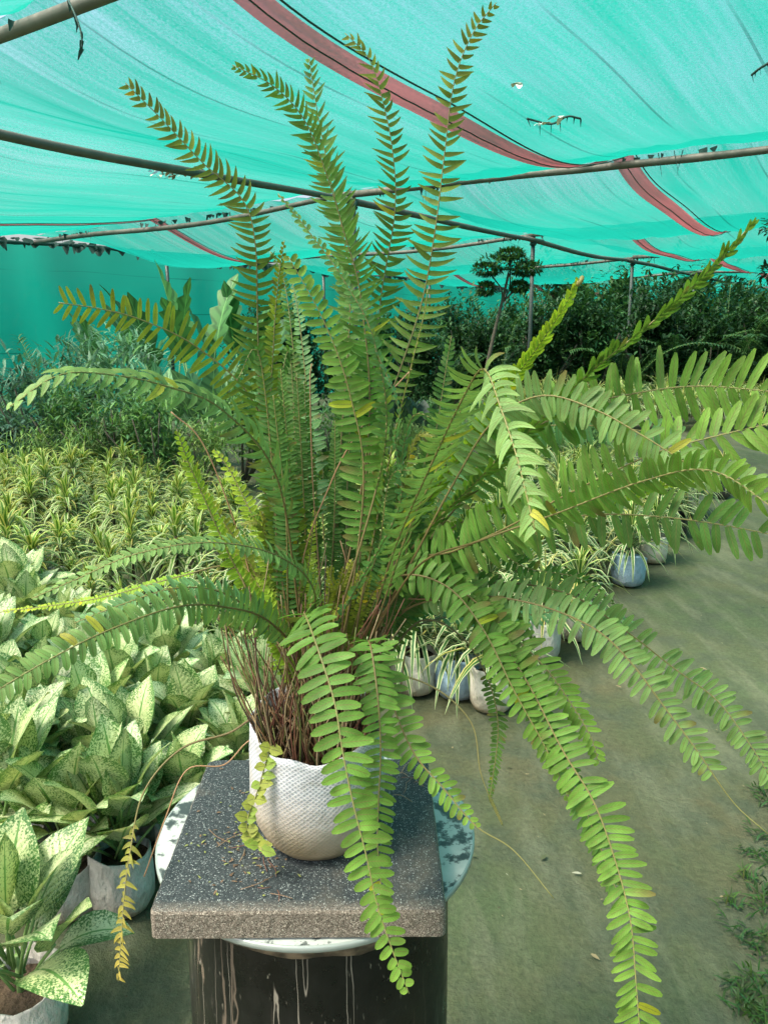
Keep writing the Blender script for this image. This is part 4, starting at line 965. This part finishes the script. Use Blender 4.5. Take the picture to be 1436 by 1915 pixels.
for pts in ([(500,1180,.86),(440,980,.86),(380,830,.85),(320,770,.84)], [(600,1150,.86),(585,900,.85),(580,720,.84),(583,680,.84)], [(560,1100,.84),(620,900,.83),(690,780,.82),(770,690,.81)], [(480,1380,.86),(420,1430,.85),(350,1440,.84),(310,1530,.83),(270,1640,.82)],
            [(520,1350,.84),(440,1190,.82),(400,1150,.8),(360,1110,.79)], [(700,1150,.85),(800,1120,.84),(980,1122,.83)]):
    P_ = [V((PX,PY,PZ+.11))]+[at(*p) for p in pts]
    tube(mb, [p-BASE for p in catmull(P_, 8)], .0008, 5, (.30,.17,.09))
mb.build('runners', M_stalk, fern)
# small creeping shoot beside the bag, with a few crumbs of soil
mb = MB(); ms = MB()
path = [at(505,1400,.80), at(482,1480,.80), at(462,1540,.80), at(478,1575,.80), at(492,1590,.79)]
cv = catmull(path, 5); tube(ms, [p-BASE for p in cv], .0008, 5, (.2,.2,.06))
for i, p in enumerate(cv):
    for sd_ in (-1, 1):
        if rr.random() < .3: continue
        leaf(mb, p-BASE, V((sd_*1, -.2, rr.uniform(-.3,.6))), V((0,-.8,.6)), rr.uniform(.009,.015), rr.uniform(.009,.013), [.4,1,.8,.1], droop=.3, c=rr.choice([(.30,.34,.06),(.22,.32,.05)]))
sh = mb.build('creeping_shoot', M_fern, fern); ms.build('runner', M_stalk, sh)

# ------------------------------------------------------------ litter and weeds
mb = MB(); rr = random.Random(3)
for i in range(150):
    px, py = rr.gauss(455, 55), rr.gauss(1565, 55)
    p = on_height(px, py, STOP+.0015)
    if abs(p.x-SX) > SW/2-.01 or abs(p.y-SY) > SD/2-.01: continue
    leaf(mb, p, ball_dir(rr,-5,25), V((0,0,1)), rr.uniform(.002,.007), rr.uniform(.0015,.003), [.5,1,.6,.1], c=rr.choice([(.15,.09,.05),(.10,.06,.035),(.20,.22,.06)]))
for i in range(26):
    cx, cy = rr.choice([(765, 1490), (440, 1570), (760, 1450), (505, 1650)])
    p = on_height(cx+rr.gauss(0,22), cy+rr.gauss(0,22), STOP+.002)
    if abs(p.x-SX) > SW/2-.02 or abs(p.y-SY) > SD/2-.02: continue
    a = rr.uniform(0,6.28); L = rr.uniform(.012,.04); q = V((math.cos(a), math.sin(a), 0))
    e = p+q*L; e.x = max(SX-SW/2+.01, min(SX+SW/2-.01, e.x)); e.y = max(SY-SD/2+.01, min(SY+SD/2-.01, e.y))
    tube(mb, catmull([p, p.lerp(e,.5)+V((rr.uniform(-.005,.005), rr.uniform(-.005,.005), .002)), e], 4), .0005, 4, rr.choice([(.16,.10,.06),(.24,.17,.10),(.12,.05,.03)]))
mb.build('slab_litter', M_stalk, label='crumbs of soil and tiny dry leaves scattered on the slab', cat='litter', kind='stuff')
mb = MB()
for i in range(1300):
    a, b = rr.uniform(-.2, 6), rr.uniform(-1.4, 1.6); p = G(a, b, .004)
    L = rr.uniform(.003,.012)*(2.2 if rr.random() < .12 else 1); c = rr.choice([(.03,.026,.018),(.03,.03,.02),(.22,.17,.09),(.30,.29,.22) if rr.random() < .2 else (.06,.07,.03)])
    leaf(mb, p, ball_dir(rr,0,8), V((0,0,1)), L, L*rr.uniform(.1,.5), [.4,1,.7,.1], droop=.2, c=c)
mb.build('leaf_litter', M_stalk, label='scattered bits of dry leaf and grit on the earth path', cat='litter', kind='stuff')
def weed_mesh(seed, n, L, c):
    r2 = random.Random(seed); mb = MB()
    for i in range(n):
        d = ball_dir(r2, 15, 80); leaf(mb, V((r2.gauss(0,.03), r2.gauss(0,.03), 0)), d, V((0,0,1)) if d.z < .8 else V((1,0,0)), L*r2.uniform(.5,1.2), .008, [.7,1,.8,.1], droop=1.2, c=tuple(x*r2.uniform(.7,1.3) for x in c))
    return mb.mesh('grass_blades', [M_plain])
WD = [weed_mesh(i, 26, .06, (.04,.085,.025)) for i in range(3)]
for i, (px, py) in enumerate(((1432,1410),(1440,1450),(1425,1480),(1405,1600),(1440,1600),(1425,1670),(1385,1740),(1440,1760),(1410,1830),(1375,1850),(1400,1880),(1440,1900),(1420,1560),(1395,1640),(1430,1700),(1410,1780),(1440,1850),(1390,1880),(1435,1500),(1365,1690),(1450,1620),(1425,1910))):
    o = child('grass_tuft', WD[i % 3], None); o.location = on_height(px, py, 0); o.rotation_euler.z = i; o.scale = (.6,.6,.45)
    tag(o, 'small tuft of grass growing on the bare path%s' % (' along its right edge' if px > 1300 else ' beside the marble drum'), 'grass tuft', 'grass tufts on the path')
